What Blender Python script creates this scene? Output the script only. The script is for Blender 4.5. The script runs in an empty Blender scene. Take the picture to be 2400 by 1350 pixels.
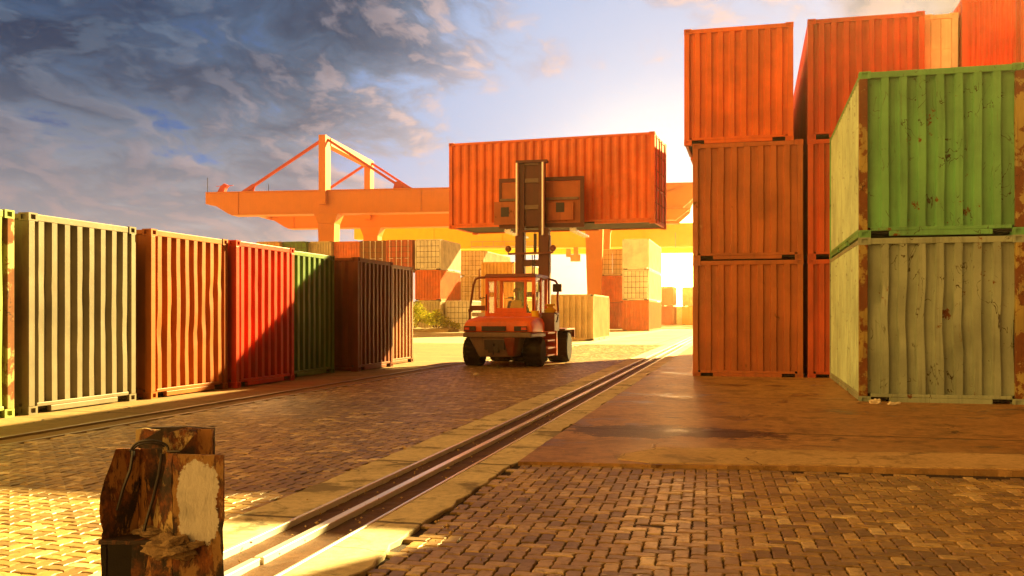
import bpy, bmesh, math, random
from math import sin, cos, pi, radians as R
from mathutils import Vector, Matrix, noise as mnoise
random.seed(7)
S = bpy.context.scene
COL = S.collection

# ------------------------------------------------------------------ scene / camera
EXPO = 2.8
S.view_settings.view_transform = 'Standard'
S.view_settings.look = 'None'
S.view_settings.exposure = EXPO
S.view_settings.gamma = 1.0
S.cycles.use_denoising = True
S.cycles.max_bounces = 7
S.cycles.diffuse_bounces = 3
S.cycles.glossy_bounces = 3
S.cycles.transmission_bounces = 4
S.cycles.transparent_max_bounces = 8
S.cycles.volume_bounces = 1
S.cycles.sample_clamp_indirect = 1.5
S.cycles.sample_clamp_direct = 5.0

cam = bpy.data.cameras.new('camera'); camo = bpy.data.objects.new('camera', cam); COL.objects.link(camo)
cam.sensor_width = 36.0; cam.lens = 33.367; cam.shift_y = 0.02654
cam.clip_start = 0.05; cam.clip_end = 3000
camo.location = (0, 0, 1.4266); camo.rotation_euler = (R(90), 0, R(14.106))
S.camera = camo

# ------------------------------------------------------------------ object helpers
def tag(o, label=None, cat=None, group=None, kind=None):
    if label: o['label'] = label
    if cat: o['category'] = cat
    if group: o['group'] = group
    if kind: o['kind'] = kind
    return o

def thing(name, label, cat, loc=(0, 0, 0), rz=0.0, group=None):
    o = bpy.data.objects.new(name, None); COL.objects.link(o)
    o.location = loc; o.rotation_euler = (0, 0, rz); o.empty_display_size = .2
    return tag(o, label, cat, group)

class MB:
    """collects shapes, builds them as one mesh object"""
    def __init__(s): s.v = []; s.f = []
    def add(s, vs, fs):
        n = len(s.v); s.v += [tuple(p) for p in vs]; s.f += [tuple(i + n for i in f) for f in fs]; return s
    def box(s, x0, y0, z0, x1, y1, z1):
        vs = [(x0,y0,z0),(x1,y0,z0),(x1,y1,z0),(x0,y1,z0),(x0,y0,z1),(x1,y0,z1),(x1,y1,z1),(x0,y1,z1)]
        return s.add(vs, [(0,3,2,1),(4,5,6,7),(0,1,5,4),(1,2,6,5),(2,3,7,6),(3,0,4,7)])
    def hexa(s, bottom, top):
        return s.add(list(bottom) + list(top), [(0,3,2,1),(4,5,6,7),(0,1,5,4),(1,2,6,5),(2,3,7,6),(3,0,4,7)])
    def prism(s, prof, d0, d1, plane='xz'):
        n = len(prof)
        def P(p, d):
            return (p[0], d, p[1]) if plane == 'xz' else ((d, p[0], p[1]) if plane == 'yz' else (p[0], p[1], d))
        vs = [P(p, d0) for p in prof] + [P(p, d1) for p in prof]
        fs = [tuple(range(n)), tuple(range(2*n-1, n-1, -1))] + [(i, i+n, (i+1) % n + n, (i+1) % n) for i in range(n)]
        return s.add(vs, fs)
    def beam(s, a, b, w, h, up=(0, 0, 1)):
        a = Vector(a); b = Vector(b); d = (b-a).normalized(); u = Vector(up)
        r = d.cross(u)
        if r.length < 1e-4: r = d.cross(Vector((0, 1, 0)))
        r.normalize(); u = r.cross(d)
        q = [(-w/2,-h/2),(w/2,-h/2),(w/2,h/2),(-w/2,h/2)]
        vs = [a + r*x + u*y for x, y in q] + [b + r*x + u*y for x, y in q]
        return s.add(vs, [(0,1,2,3),(7,6,5,4),(0,4,5,1),(1,5,6,2),(2,6,7,3),(3,7,4,0)])
    def tube(s, pts, r, n=8, cap=True):
        pts = [Vector(p) for p in pts]; rs = r if isinstance(r, (list, tuple)) else [r]*len(pts)
        vs = []; fs = []; ref = None
        for i, p in enumerate(pts):
            d = (pts[min(i+1, len(pts)-1)] - pts[max(i-1, 0)]).normalized()
            if ref is None:
                ref = d.orthogonal().normalized()
            ref = (ref - d*ref.dot(d)).normalized(); w = d.cross(ref)
            for k in range(n):
                t = 2*pi*k/n; vs.append(p + (ref*cos(t) + w*sin(t))*rs[i])
        for i in range(len(pts)-1):
            for k in range(n):
                fs.append((i*n+k, i*n+(k+1) % n, (i+1)*n+(k+1) % n, (i+1)*n+k))
        if cap: fs += [tuple(range(n-1, -1, -1)), tuple(range((len(pts)-1)*n, len(pts)*n))]
        return s.add(vs, fs)
    def lathe(s, prof, c, axis='x', n=28):
        # prof: (along, radius)
        vs = []; fs = []
        for a, r in prof:
            for k in range(n):
                t = 2*pi*k/n
                if axis == 'x': vs.append((c[0]+a, c[1]+r*cos(t), c[2]+r*sin(t)))
                elif axis == 'z': vs.append((c[0]+r*cos(t), c[1]+r*sin(t), c[2]+a))
                else: vs.append((c[0]+r*cos(t), c[1]+a, c[2]+r*sin(t)))
        m = len(prof)
        for i in range(m-1):
            for k in range(n):
                fs.append((i*n+k, i*n+(k+1) % n, (i+1)*n+(k+1) % n, (i+1)*n+k))
        fs += [tuple(range(n)), tuple(range(m*n-1, (m-1)*n-1, -1))]
        return s.add(vs, fs)
    def build(s, name, m, parent=None, smooth=None, bevel=None, loc=None):
        me = bpy.data.meshes.new(name); me.from_pydata(s.v, [], s.f)
        bm = bmesh.new(); bm.from_mesh(me)
        bmesh.ops.recalc_face_normals(bm, faces=bm.faces); bm.to_mesh(me); bm.free()
        if m: me.materials.append(m)
        if smooth is not None:
            for p in me.polygons: p.use_smooth = True
            me.set_sharp_from_angle(angle=R(smooth))
        o = bpy.data.objects.new(name, me); COL.objects.link(o)
        if loc: o.location = loc
        if parent is not None: o.parent = parent
        if bevel:
            b = o.modifiers.new('bevel', 'BEVEL'); b.width = bevel; b.segments = 2; b.limit_method = 'ANGLE'; b.angle_limit = R(40)
        return o

def instance(name, me, parent, mat4=None):
    o = bpy.data.objects.new(name, me); COL.objects.link(o); o.parent = parent
    if mat4 is not None: o.matrix_local = mat4
    return o

# ------------------------------------------------------------------ node helpers
class NT:
    def __init__(s, tree): s.t = tree; s.n = tree.nodes; s.l = tree.links
    def put(s, sock, v):
        if v is None: return
        if isinstance(v, bpy.types.NodeSocket): s.l.new(v, sock)
        else:
            if sock.type == 'RGBA' and len(v) == 3: v = (*v, 1)
            sock.default_value = v
    def node(s, typ, **kw):
        n = s.n.new(typ)
        for k, v in kw.items(): setattr(n, k, v)
        return n
    def m(s, op, a, b=None, c=None, clamp=False):
        n = s.node('ShaderNodeMath', operation=op, use_clamp=clamp)
        for i, v in enumerate((a, b, c)): s.put(n.inputs[i], v)
        return n.outputs[0]
    def vm(s, op, a, b=None):
        n = s.node('ShaderNodeVectorMath', operation=op); s.put(n.inputs[0], a); s.put(n.inputs[1], b)
        return n.outputs['Value'] if op in ('DOT_PRODUCT', 'LENGTH', 'DISTANCE') else n.outputs[0]
    def mix(s, f, a, b, blend='MIX'):
        n = s.node('ShaderNodeMix', data_type='RGBA', blend_type=blend)
        s.put(n.inputs[0], f); s.put(n.inputs[6], a); s.put(n.inputs[7], b); return n.outputs[2]
    def noise(s, vec, scale, detail=4, rough=.55, dist=0.0):
        n = s.node('ShaderNodeTexNoise'); s.put(n.inputs['Vector'], vec)
        n.inputs['Scale'].default_value = scale; n.inputs['Detail'].default_value = detail
        n.inputs['Roughness'].default_value = rough; n.inputs['Distortion'].default_value = dist
        return n.outputs['Fac']
    def warp(s, vec, scale):
        n = s.node('ShaderNodeTexNoise'); s.put(n.inputs['Vector'], vec); n.inputs['Scale'].default_value = scale; n.inputs['Detail'].default_value = 5
        return n.outputs['Color']
    def ramp(s, f, lo, hi, smooth=True):
        n = s.node('ShaderNodeMapRange', interpolation_type='SMOOTHSTEP' if smooth else 'LINEAR')
        s.put(n.inputs[0], f); n.inputs[1].default_value = lo; n.inputs[2].default_value = hi
        return n.outputs[0]
    def cramp(s, f, stops):
        n = s.node('ShaderNodeValToRGB'); s.put(n.inputs[0], f); e = n.color_ramp.elements
        while len(e) < len(stops): e.new(.5)
        for el, (p, c) in zip(e, stops): el.position = p; el.color = (*c, 1)
        return n.outputs[0]
    def scale(s, vec, sc):
        return s.vm('MULTIPLY', vec, sc)
    def xyz(s, x, y, z):
        n = s.node('ShaderNodeCombineXYZ'); s.put(n.inputs[0], x); s.put(n.inputs[1], y); s.put(n.inputs[2], z); return n.outputs[0]
    def sep(s, v):
        n = s.node('ShaderNodeSeparateXYZ'); s.put(n.inputs[0], v); return n.outputs

def new_mat(name):
    m = bpy.data.materials.new(name); m.use_nodes = True
    t = NT(m.node_tree); bs = t.n['Principled BSDF']
    return m, t, bs

def coords(t, rnd=True):
    tc = t.node('ShaderNodeTexCoord').outputs['Object']
    if not rnd: return tc
    oi = t.node('ShaderNodeObjectInfo').outputs['Random']
    return t.vm('ADD', tc, t.xyz(t.m('MULTIPLY', oi, 37.0), t.m('MULTIPLY', oi, 91.0), t.m('MULTIPLY', oi, 17.0)))

def bump(t, bs, h, strength=.3, dist=.02):
    b = t.node('ShaderNodeBump'); b.inputs['Strength'].default_value = strength; b.inputs['Distance'].default_value = dist
    t.put(b.inputs['Height'], h); t.l.new(b.outputs[0], bs.inputs['Normal'])

RUST_D = (.075, .022, .008); RUST_L = (.26, .09, .022)
def paint(name, col, rust=.25, dirt=.5, rough=.42, marks=0.0, spec=.5, coat=0.0, blotch=1.0):
    m, t, bs = new_mat(name)
    v = coords(t)
    n1 = t.noise(v, 1.1, 5, .6)
    base = t.mix(t.ramp(n1, .3, .7), tuple(c*(1-.22*blotch) for c in col), tuple(min(1, c*(1+.16*blotch)) for c in col))
    fade = t.noise(t.scale(v, (1.7, 1.7, .35)), 2.0, 4)
    base = t.mix(t.m('MULTIPLY', t.ramp(fade, .5, .8), .3*blotch), base, tuple(min(1, c*1.15 + .05*(c+.1)) for c in col))
    st = t.noise(t.scale(v, (11, 11, .45)), 1.0, 6, .65)
    base = t.mix(t.m('MULTIPLY', t.ramp(st, .48, .78), dirt), base, tuple(c*.28 + .012 for c in col))
    sc = t.noise(v, 2.6, 11, .72)
    rm = t.ramp(sc, .72 - rust*.42, .76 - rust*.42)
    st2 = t.noise(t.scale(v, (14, 14, .35)), 1.3, 7, .7)
    rs = t.m('MULTIPLY', t.ramp(st2, .66 - rust*.2, .74 - rust*.2), t.ramp(t.noise(v, .9, 3), .42, .62))
    rmask = t.m('MAXIMUM', rm, t.m('MULTIPLY', rs, .7))
    rcol = t.mix(t.noise(v, 9, 6, .7), RUST_D, RUST_L)
    base = t.mix(rmask, base, rcol)
    if marks:
        ln = t.m('ABSOLUTE', t.m('SUBTRACT', t.noise(t.scale(v, (1, 1, .55)), 3.1, 3, .5, 1.2), .5))
        mk = t.m('MULTIPLY', t.m('SUBTRACT', 1.0, t.ramp(ln, .003, .012)), t.ramp(t.noise(v, 2.3, 3), .5, .6))
        ch = t.ramp(t.noise(v, 7.5, 8, .75), .66, .69)
        base = t.mix(t.m('MULTIPLY', t.m('MAXIMUM', mk, ch), marks), base, (.03, .014, .007))
    t.put(bs.inputs['Base Color'], base)
    t.put(bs.inputs['Roughness'], t.m('ADD', t.m('MULTIPLY', rmask, .38), t.m('ADD', rough - .06, t.m('MULTIPLY', n1, .12))))
    bs.inputs['Specular IOR Level'].default_value = spec
    if coat:
        bs.inputs['Coat Weight'].default_value = coat; bs.inputs['Coat Roughness'].default_value = .46; bs.inputs['Coat IOR'].default_value = 1.35 + .75*coat
    h = t.m('ADD', t.m('MULTIPLY', rmask, -.5), t.m('MULTIPLY', t.noise(v, 42, 4), .25))
    bump(t, bs, t.m('ADD', h, t.m('MULTIPLY', t.noise(v, 3.5, 3), .8)), .35, .012)
    return m

def plain(name, col, rough=.5, metal=0.0, var=.25, scale=6.0, bmp=.15):
    m, t, bs = new_mat(name); v = coords(t)
    n = t.noise(v, scale, 6, .6)
    t.put(bs.inputs['Base Color'], t.mix(n, tuple(c*(1-var) for c in col), tuple(min(1, c*(1+var)) for c in col)))
    t.put(bs.inputs['Roughness'], t.m('ADD', rough - .08, t.m('MULTIPLY', n, .16)))
    bs.inputs['Metallic'].default_value = metal
    if bmp: bump(t, bs, t.noise(v, scale*6, 4), bmp, .008)
    return m

def glass_mat(name):
    m = bpy.data.materials.new(name); m.use_nodes = True; t = NT(m.node_tree); t.n.clear()
    out = t.node('ShaderNodeOutputMaterial'); tr = t.node('ShaderNodeBsdfTransparent'); gl = t.node('ShaderNodeBsdfGlossy')
    tr.inputs[0].default_value = (.97, .97, .93, 1); gl.inputs['Roughness'].default_value = .05
    v = coords(t); fr = t.node('ShaderNodeFresnel'); fr.inputs[0].default_value = 1.5
    mx = t.node('ShaderNodeMixShader'); t.put(mx.inputs[0], t.m('ADD', t.m('MULTIPLY', fr.outputs[0], .4), t.m('MULTIPLY', t.noise(v, 4, 4), .02)))
    t.l.new(tr.outputs[0], mx.inputs[1]); t.l.new(gl.outputs[0], mx.inputs[2]); t.l.new(mx.outputs[0], out.inputs[0])
    return m

# ------------------------------------------------------------------ materials
ORANGE = paint('paint orange', (.72, .14, .012), .08, .35, .5)
ORANGE2 = paint('paint orange brown', (.42, .115, .024), .2, .5, .55)
REDBROWN = paint('paint red brown', (.50, .075, .016), .14, .45, .5)
RED = paint('paint signal red', (.52, .035, .004), .1, .4, .42, spec=.2)
RED2 = paint('paint oxide red', (.37, .10, .008), .05, .35, .5, spec=.2)
GREEN = paint('paint green', (.15, .42, .15), .22, .5, .45, .95)
LITGREEN = paint('paint lit side green', (.50, .66, .46), .18, .45, .55, .7)  # side-wall green made paler to stand in for light on that side
OLIVE = paint('paint olive green', (.10, .19, .035), .1, .4, .45, spec=.2)
LIME = paint('paint pale green', (.34, .42, .12), .2, .4, .45, spec=.2)
CREAM = paint('paint cream', (.31, .375, .27), .24, .6, .5, 1.0)
CREAM2 = paint('paint pale cream', (.62, .52, .32), .05, .3, .5)
BEIGE = paint('paint beige', (.50, .38, .19), .06, .35, .5)
WHITE = paint('paint white', (.78, .72, .6), .03, .22, .45)
CHAR = paint('paint charcoal', (.19, .155, .10), .04, .3, .5, spec=.2)
MAROON = paint('paint maroon', (.20, .050, .014), .15, .5, .55, spec=.15)
DKBROWN = paint('paint dark brown', (.26, .085, .022), .1, .4, .5, spec=.2)
YELLOW = paint('paint crane yellow', (.88, .62, .005), .0, .12, .5, blotch=.2)
CRANE = paint('paint crane orange', (.66, .185, .003), .0, .12, .5, blotch=.2)
CRANE_R = paint('paint crane red', (.50, .03, .008), .0, .12, .5, blotch=.2)
GOLD = paint('paint ochre', (.62, .32, .06), .06, .3, .5)
RUSTED = paint('rusted post paint', (.36, .27, .06), .62, .6, .6, .9)
FORK = paint('paint truck orange', (.88, .15, .010), .03, .3, .4)
FORK_D = paint('paint truck frame', (.19, .035, .010), .04, .4, .45)
MASTM = paint('paint mast', (.10, .020, .007), .05, .4, .5)
GREY = paint('paint dusty grey', (.20, .13, .085), .08, .5, .5)
TYRE = plain('tyre rubber', (.022, .014, .010), .95, 0, .3, 18, .3)
TYRE.node_tree.nodes['Principled BSDF'].inputs['Specular IOR Level'].default_value = .12
STEEL = plain('worn steel', (.62, .58, .52), .28, 1.0, .2, 9, .1)
CHROME = plain('polished rod', (.95, .96, 1.0), .3, .2, .03, 5, 0)
RAILST = plain('rail steel', (.97, .90, .76), .30, .2, .06, 14, .06)
_b = RAILST.node_tree.nodes['Principled BSDF']; _b.inputs['Coat Weight'].default_value = 1; _b.inputs['Coat IOR'].default_value = 2.2; _b.inputs['Coat Roughness'].default_value = .22
DARK = plain('dark gap', (.02, .015, .01), .8, 0, .3, 8, .1)
BLACK = plain('black plastic', (.03, .022, .018), .5, 0, .3, 8, .1)
LAMPRED = plain('red lens', (.7, .05, .02), .25, 0, .1, 30, 0)
LAMPCLR = plain('clear lens', (.75, .7, .6), .2, 0, .1, 30, 0)
GLASS = glass_mat('cab glass')
SEAL = plain('door seam', (.09, .045, .02), .8, 0, .3, 8, .1)
BARST = plain('galvanised bars', (.72, .68, .6), .35, .6, .15, 12, .1)

# ------------------------------------------------------------------ container kit
def corr(mb, width, z0, z1, place, pitch, depth, flat, slope, rows=2, dent=0.0, seed=0, rev=False):
    """corrugated sheet; place(u, outward, z) -> point; outward 0 is the outer rib plane"""
    n = max(1, int(width // pitch)); us = []; m = (width - n*pitch)/2
    low = pitch - flat - 2*slope
    us.append((0, -depth)); x = m + low/2
    if m + low/2 <= 0: us = []
    for k in range(n):
        us += [(x, -depth), (x+slope, 0), (x+slope+flat, 0), (x+2*slope+flat, -depth)]; x += pitch
    us.append((width, -depth))
    vs = []; fs = []; W = len(us)
    for r in range(rows+1):
        z = z0 + (z1-z0)*r/rows; e = sin(pi*r/rows)
        for u, d in us:
            du = dd = 0.0
            if dent:
                q = mnoise.noise(Vector((u*1.3+seed*7.1, z*.9, seed*3.3)))
                q2 = mnoise.noise(Vector((u*3.1+seed, z*2.2+9, seed*1.7)))
                du = dent*e*(q*.8 + max(0, q2-.35)*1.2); dd = -abs(dent*e*max(0, q2-.12)*1.6)
            vs.append(place(u+du, d+dd, z))
    for r in range(rows):
        for k in range(W-1):
            a = r*W+k; fs.append((a, a+1, a+W+1, a+W))
    return mb.add(vs, fs)

_cast = {}
def casting_mesh(mat):
    if mat.name in _cast: return _cast[mat.name]
    bm = bmesh.new(); bmesh.ops.create_cube(bm, size=1)
    bmesh.ops.scale(bm, vec=(.178, .178, .118), verts=bm.verts)
    for f in list(bm.faces):
        f2 = bmesh.ops.inset_individual(bm, faces=[f], thickness=.034, depth=0)
        c = f.calc_center_median()
        for v in f.verts: v.co = c + (v.co-c)*Vector((.72 if abs(f.normal.z) < .5 else 1, .72 if abs(f.normal.z) < .5 else 1, 1))
        nv = f.normal.copy()
        bmesh.ops.inset_individual(bm, faces=[f], thickness=.001, depth=0)
        for v in f.verts: v.co -= nv*.03
    me = bpy.data.meshes.new('corner_casting'); bm.to_mesh(me); bm.free(); me.materials.append(mat)
    _cast[mat.name] = me; return me

SEED = [0]
def container(label, loc, rz, mat, W=2.44, H=2.59, L=6.06, front='corr', near=True, fmat=None, side_mat=None, dent=.02, pitch=.262,
              depth=.05, group=None, bars=BARST, post=None, back=True, sides='LR', gear=True, name='shipping_container', fine=False):
    SEED[0] += 1; sd = SEED[0]
    fmat = fmat or mat; post = post or fmat
    t = thing(name, label, 'container', loc, rz, group)
    w = W/2; pw = .13; tr = .11; br = .15
    # frame : posts and rails
    f = MB()
    for x0, x1 in ((-w, -w+pw), (w-pw, w)):
        f.box(x0+.004, .004, .118, x1-.004, .125, H-.118); f.box(x0+.004, L-.125, .118, x1-.004, L-.004, H-.118)
    for y0 in (.012, L-.09):
        f.box(-w+.178, y0, H-tr, w-.178, y0+.078, H-.012)                          # end top rail
        f.box(-w+.178, y0+.002, br-.045, w-.178, y0+.076, br+.012)                 # end bottom rail strip
        f.box(-w+.46, y0, .02, w-.46, y0+.07, br-.047)                             # deep middle part, notches beside
    for x0 in (-w+.010, w-.08):
        f.box(x0, .178, H-tr+.02, x0+.07, L-.178, H-.014)
        ys = [.178, 1.9, 2.26, L-2.26, L-1.9, L-.178]
        f.box(x0, .178, br-.05, x0+.07, L-.178, br+.01)
        for a in (0, 2, 4): f.box(x0+.001, ys[a], .025, x0+.068, ys[a+1], br-.052)
    if post is not fmat:
        for x0, x1 in ((-w, -w+pw), (w-pw, w)):
            MB().box(x0+.001, .001, .119, x1-.001, .128, H-.119).build('corner_post', post, t, bevel=.006)
    f.build('frame', fmat, t, bevel=.008 if near else None)
    # under floor
    MB().box(-w+.09, .09, .06, w-.09, L-.09, .12).build('floor', DARK, t)
    # front
    iw = W-2*pw
    rows = 14 if near else 1
    if front in ('corr', 'fine'):
        b = MB()
        if front == 'fine': pit, dep, fl, sl = .105, .036, .03, .022
        else: pit, dep, fl, sl = pitch, depth, pitch*.40, (.014 if .08 < depth < .09 else .022) if near else .03
        corr(b, iw, br+.012, H-tr, lambda u, d, z: (-w+pw+u, .016-d, z), pit, dep, fl, sl, rows, dent, sd)
        b.build('end_wall', mat, t, smooth=25 if near else None)
    elif front == 'plain':
        b = MB().box(-w+pw, .03, br+.012, w-pw, .05, H-tr)
        for z in (.8, 1.45, 2.1): b.box(-w+pw, .018, z, w-pw, .03, z+.04)
        b.build('end_wall', mat, t)
    else:
        for sgn in (-1, 1):
            x0, x1 = (-w+pw+.005, -.006) if sgn < 0 else (.006, w-pw-.005)
            b = MB().box(x0, .030, br+.015, x1, .060, H-tr-.004)
            if front == 'ribdoor':
                hh = (H-tr-br)/3; q = .1*(x1-x0)
                for k in range(3): b.box(x0+q, .016, br+hh*k+.14, x1-q, .032, br+hh*(k+1)-.1)
            else:
                b = MB(); nr, nc = 5, 3; gw = (x1-x0)/nc; gh = (H-tr-br-.02)/nr; e = .022
                for k in range(nr):
                    for c in range(nc): b.box(x0+gw*c+e, .018, br+.015+gh*k+e, x0+gw*(c+1)-e, .048, br+.015+gh*(k+1)-e)
            d = b.build('door', mat, t)
            if front == 'door': MB().box(x0, .049, br+.013, x1, .07, H-tr-.002).build('door_seal', SEAL, d)
            if gear:
                for k in (.2, .78):
                    x = x0+(x1-x0)*k
                    g = MB().box(x-.018, -.012, br-.03, x+.018, .014, H-tr+.04)
                    g.box(x-.05, -.008, br-.05, x+.05, .012, br+.05); g.box(x-.05, -.008, H-tr-.04, x+.05, .012, H-tr+.05)
                    hz = 1.05
                    g.box(x-.02, -.02, hz, x+.34 if sgn < 0 else x+.03, -.008, hz+.035); g.box(x-.3 if sgn > 0 else x, -.02, hz, x+.02, -.009, hz+.034)
                    g.build('locking_bar', bars, d)
    if back:
        b = MB(); corr(b, iw, br+.012, H-tr, lambda u, d, z: (-w+pw+u, L-.016+d, z), .262, .045, .105, .03, 1)
        b.build('end_wall', mat, t)
    for s in sides:
        b = MB(); sx = -1 if s == 'L' else 1
        if fine: pa = (.14, .03, .05, .03)
        else: pa = (.278, .036, .072, .066)
        corr(b, L-.25, br+.01, H-tr+.02, lambda u, d, z: (sx*(w-.012+d), .125+u, z), *pa, rows=8 if near else 1, dent=dent*.7, seed=sd+40)
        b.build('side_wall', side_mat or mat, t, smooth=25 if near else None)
    b = MB(); n = int((L-.2)//.36)
    prof = []
    for k in range(n):
        y = .1 + k*(L-.2)/n; st = (L-.2)/n
        prof += [(y, H-.035), (y+st*.3, H-.035), (y+st*.4, H-.018), (y+st*.9, H-.018)]
    prof += [(L-.1, H-.035)]
    vs = [(-w+.05, y, z) for y, z in prof] + [(w-.05, y, z) for y, z in prof]; q = len(prof)
    b.add(vs, [(i, i+1, i+1+q, i+q) for i in range(q-1)]); b.build('roof', mat, t)
    if near:
        cm = casting_mesh(fmat)
        for x in (-w+.089, w-.089):
            for y in (.089, L-.089):
                for z in (.059, H-.059):
                    instance('corner_casting', cm, t, Matrix.Translation((x, y, z)))
    return t

# ---- right hand stacks (end walls face the camera side, -Y)
HR = 2.683
GR = 'containers stacked on the concrete pad'
RW = dict(H=HR, group=GR)
container('battered grey green container with bent ribs, on the pad under the bright green one', (2.927, 16.27, 0), 0, CREAM, dent=.075, depth=.085, pitch=.275, post=RUSTED, side_mat=LITGREEN, **RW)
container('bright green container with scratched ribs, stacked on the battered grey green one', (2.927, 16.27, HR), 0, GREEN, dent=.03, depth=.085, pitch=.275, post=RUSTED, side_mat=LITGREEN, **RW)
container('red container with fine close ribs, tallest on the top tier behind the bright green one', (5.66, 22.3, 2*HR), 0, REDBROWN, front='fine', dent=.01, W=2.44, H=2.95, group=GR)
container('hazy orange brown container on the pad, bottom of the three-high orange stack', (-.073, 22.18, 0), 0, ORANGE2, dent=.02, L=13.7, pitch=.29, **RW)
container('faded orange brown container in the middle of the three-high orange stack', (-.073, 22.18, HR), 0, ORANGE2, dent=.03, L=13.7, pitch=.29, **RW)
container('bright orange container on top of the stack, jutting out a little to one side', (-.277, 22.31, 2*HR), 0, ORANGE, dent=.03, L=13.7, depth=.055, **RW)
container('brown red container on the pad, mostly hidden behind the battered grey green one', (2.46, 22.2, 0), 0, REDBROWN, L=13.7, **RW)
container('brown red container with a shiny latch, in the narrow gap beside the green one', (2.46, 22.2, HR), 0, REDBROWN, L=13.7, **RW)
container('deep red container on the top tier behind the green one', (2.46, 22.21, 2*HR), 0, REDBROWN, dent=.02, L=13.7, depth=.06, **RW)
container('brown container lying across the stack end, added unseen past the right edge for shade, at ground level', (16.6, 17.5, 0), R(90), REDBROWN, L=12.19, **RW)  # three unseen containers added to throw shade over the foreground
container('brown container lying across the stack end, added unseen past the right edge for shade, on the second tier', (16.6, 17.5, HR), R(90), REDBROWN, L=12.19, **RW)
container('brown container lying across the stack end, added unseen past the right edge for shade, on the top tier', (16.79, 17.5, 2*HR), R(90), REDBROWN, L=12.19, **RW)
container('narrow cream panelled door end in the gap between the two red top tier containers', (4.06, 22.5, 2*HR), 0, WHITE, front='ribdoor', gear=False, W=.70, H=HR, group=GR)

# ---- left row (end walls face +X, toward the track)
HL = 2.896
GL = 'containers in the row along the left track'
def left(label, X, Y, mat, **k):
    kw = dict(W=2.44, H=HL, L=6.06, group=GL, dent=.03, depth=.095, pitch=.272); kw.update(k)
    return container(label, (X, Y+1.22, 0), R(90), mat, **kw)
left('green container at the left edge of the photo with a rusty scabbed corner post', -10.02, 8.78, LIME, post=RUSTED)
left('charcoal container with pale sunlit ribs, between the green edge one and an orange brown one', -9.968, 11.43, CHAR, dent=.02)
left('rusty orange brown container with yellow sunlit ribs, bent near the bottom, beside the charcoal one', -9.844, 14.10, RED2, dent=.035)
left('red container crossed by a slanting shadow, next to the olive green one', -9.732, 16.65, RED, dent=.015)
left('olive green container, half in slanting shadow, between a red and a dark brown one', -9.992, 19.30, OLIVE, dent=.015)
left('dark brown container standing out from the row, its shaded side wall showing', -9.614, 22.29, MAROON, dent=.03)
left('brown container at the far end of the row, its lower corner in sun', -9.99, 24.95, DKBROWN, dent=.01)

# ---- container carried by the forklift (long side faces the camera)
LIFT = container('orange container held up high on the forks of the forklift truck', (-2.78, 30.62, 4.27), R(86.5), ORANGE, W=2.44, H=2.82, L=6.8,
                 front='door', dent=.03, bars=BEIGE, group=None)

# ---- far stacks
GF = 'containers stacked far across the yard'
HF = 2.75
def far(label, x0, y, lv, mat, front='corr', W=2.44, H=HF, L=6.06, rz=0.0, **k):
    return container(label, (x0+W/2, y, lv*H), rz, mat, W=W, H=H, L=L, front=front, near=False, dent=0, group=GF, back=False, **k)
far('tan container with a door grid, at the far left of the distant row', -44.6, 79.7, 2, GOLD, 'door', gear=False)
far('dull green container peeking over the left row, beside a pale beige one', -42.15, 80.2, 2, OLIVE, 'door', gear=False)
far('pale beige ribbed container peeking over the left row', -39.75, 80.7, 2, BEIGE, W=2.3)
far('plain orange ribbed container in the distant row below the crane leg', -37.42, 81.2, 2, ORANGE, W=2.55)
far('dark brown container with pale locking bars in the distant row', -34.74, 80.95, 2, DKBROWN, 'door', W=2.6)
far('orange red container with white locking bars in the distant row', -32.06, 80.7, 2, REDBROWN, 'door', W=2.5)
far('white container with gridded doors on top of the distant corner stack', -29.32, 80.8, 2, WHITE, 'door')
far('orange ribbed container under the white gridded one of the distant corner stack', -29.32, 80.8, 1, ORANGE)
far('cream container at the bottom of the distant corner stack, behind the bush', -29.32, 80.8, 0, CREAM2)
far('white container with door grid standing alone on the ground beside the bush', -26.7, 81.6, 0, WHITE, 'door', W=2.5)
far('pale container with narrow door grid, high up behind the yellow walkway', -31.7, 102.4, 2, CREAM2, 'door', W=2.7, H=2.9, L=12.2)
far('tan container with door grid under the high pale one in the far stack', -31.7, 102.4, 1, BEIGE, 'door', W=2.7, H=2.9, L=12.2)
far('white container with dark framed doors, just above the forklift cab roof', -25.6, 88.5, 1, WHITE, 'door', H=2.98, L=12.2, fmat=DKBROWN)
far('pale container low down behind the curved guard of the forklift cab', -25.6, 88.5, 0, CREAM2, 'door', H=2.98, L=12.2)
far('ochre container seen between the mast posts, on the upper tier', -18.75, 65.5, 1, GOLD, H=2.62)
far('ochre container below the one seen between the mast posts', -18.75, 65.5, 0, GOLD, H=2.62)
far('pale yellow container behind the ochre one, on the upper tier', -18.75, 72.4, 1, CREAM2, H=2.62, L=6.06)
far('brown container behind the ochre one, at ground level', -18.75, 72.4, 0, DKBROWN, H=2.62, L=6.06)
far('tan ribbed container alone on the ground to the right of the forklift', -10.95, 51.9, 0, BEIGE, W=2.55, H=2.59, pitch=.34, depth=.09)
GX = [(0, REDBROWN, 'corr', 'dark red container at the bottom of the far stack left of the white doors'),
      (1, ORANGE, 'corr', 'plain orange container in the middle of the far stack by the crane leg'),
      (2, CREAM2, 'door', 'cream gridded container on top of the far stack by the crane leg')]
for lv, mt, fr, lb in GX: far(lb, -15.1, 97.3, lv, mt, fr, W=2.6, gear=False)
GX = [(0, ORANGE, 'corr', 'orange red container at the bottom of the tall glowing stack'),
      (1, WHITE, 'door', 'white gridded container with a small dark plate, middle of the glowing stack'),
      (2, WHITE, 'plain', 'plain white container on top of the tall glowing stack')]
for lv, mt, fr, lb in GX: far(lb, -11.15, 84.9, lv, mt, fr, W=2.4, gear=False, L=12.2)
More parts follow.
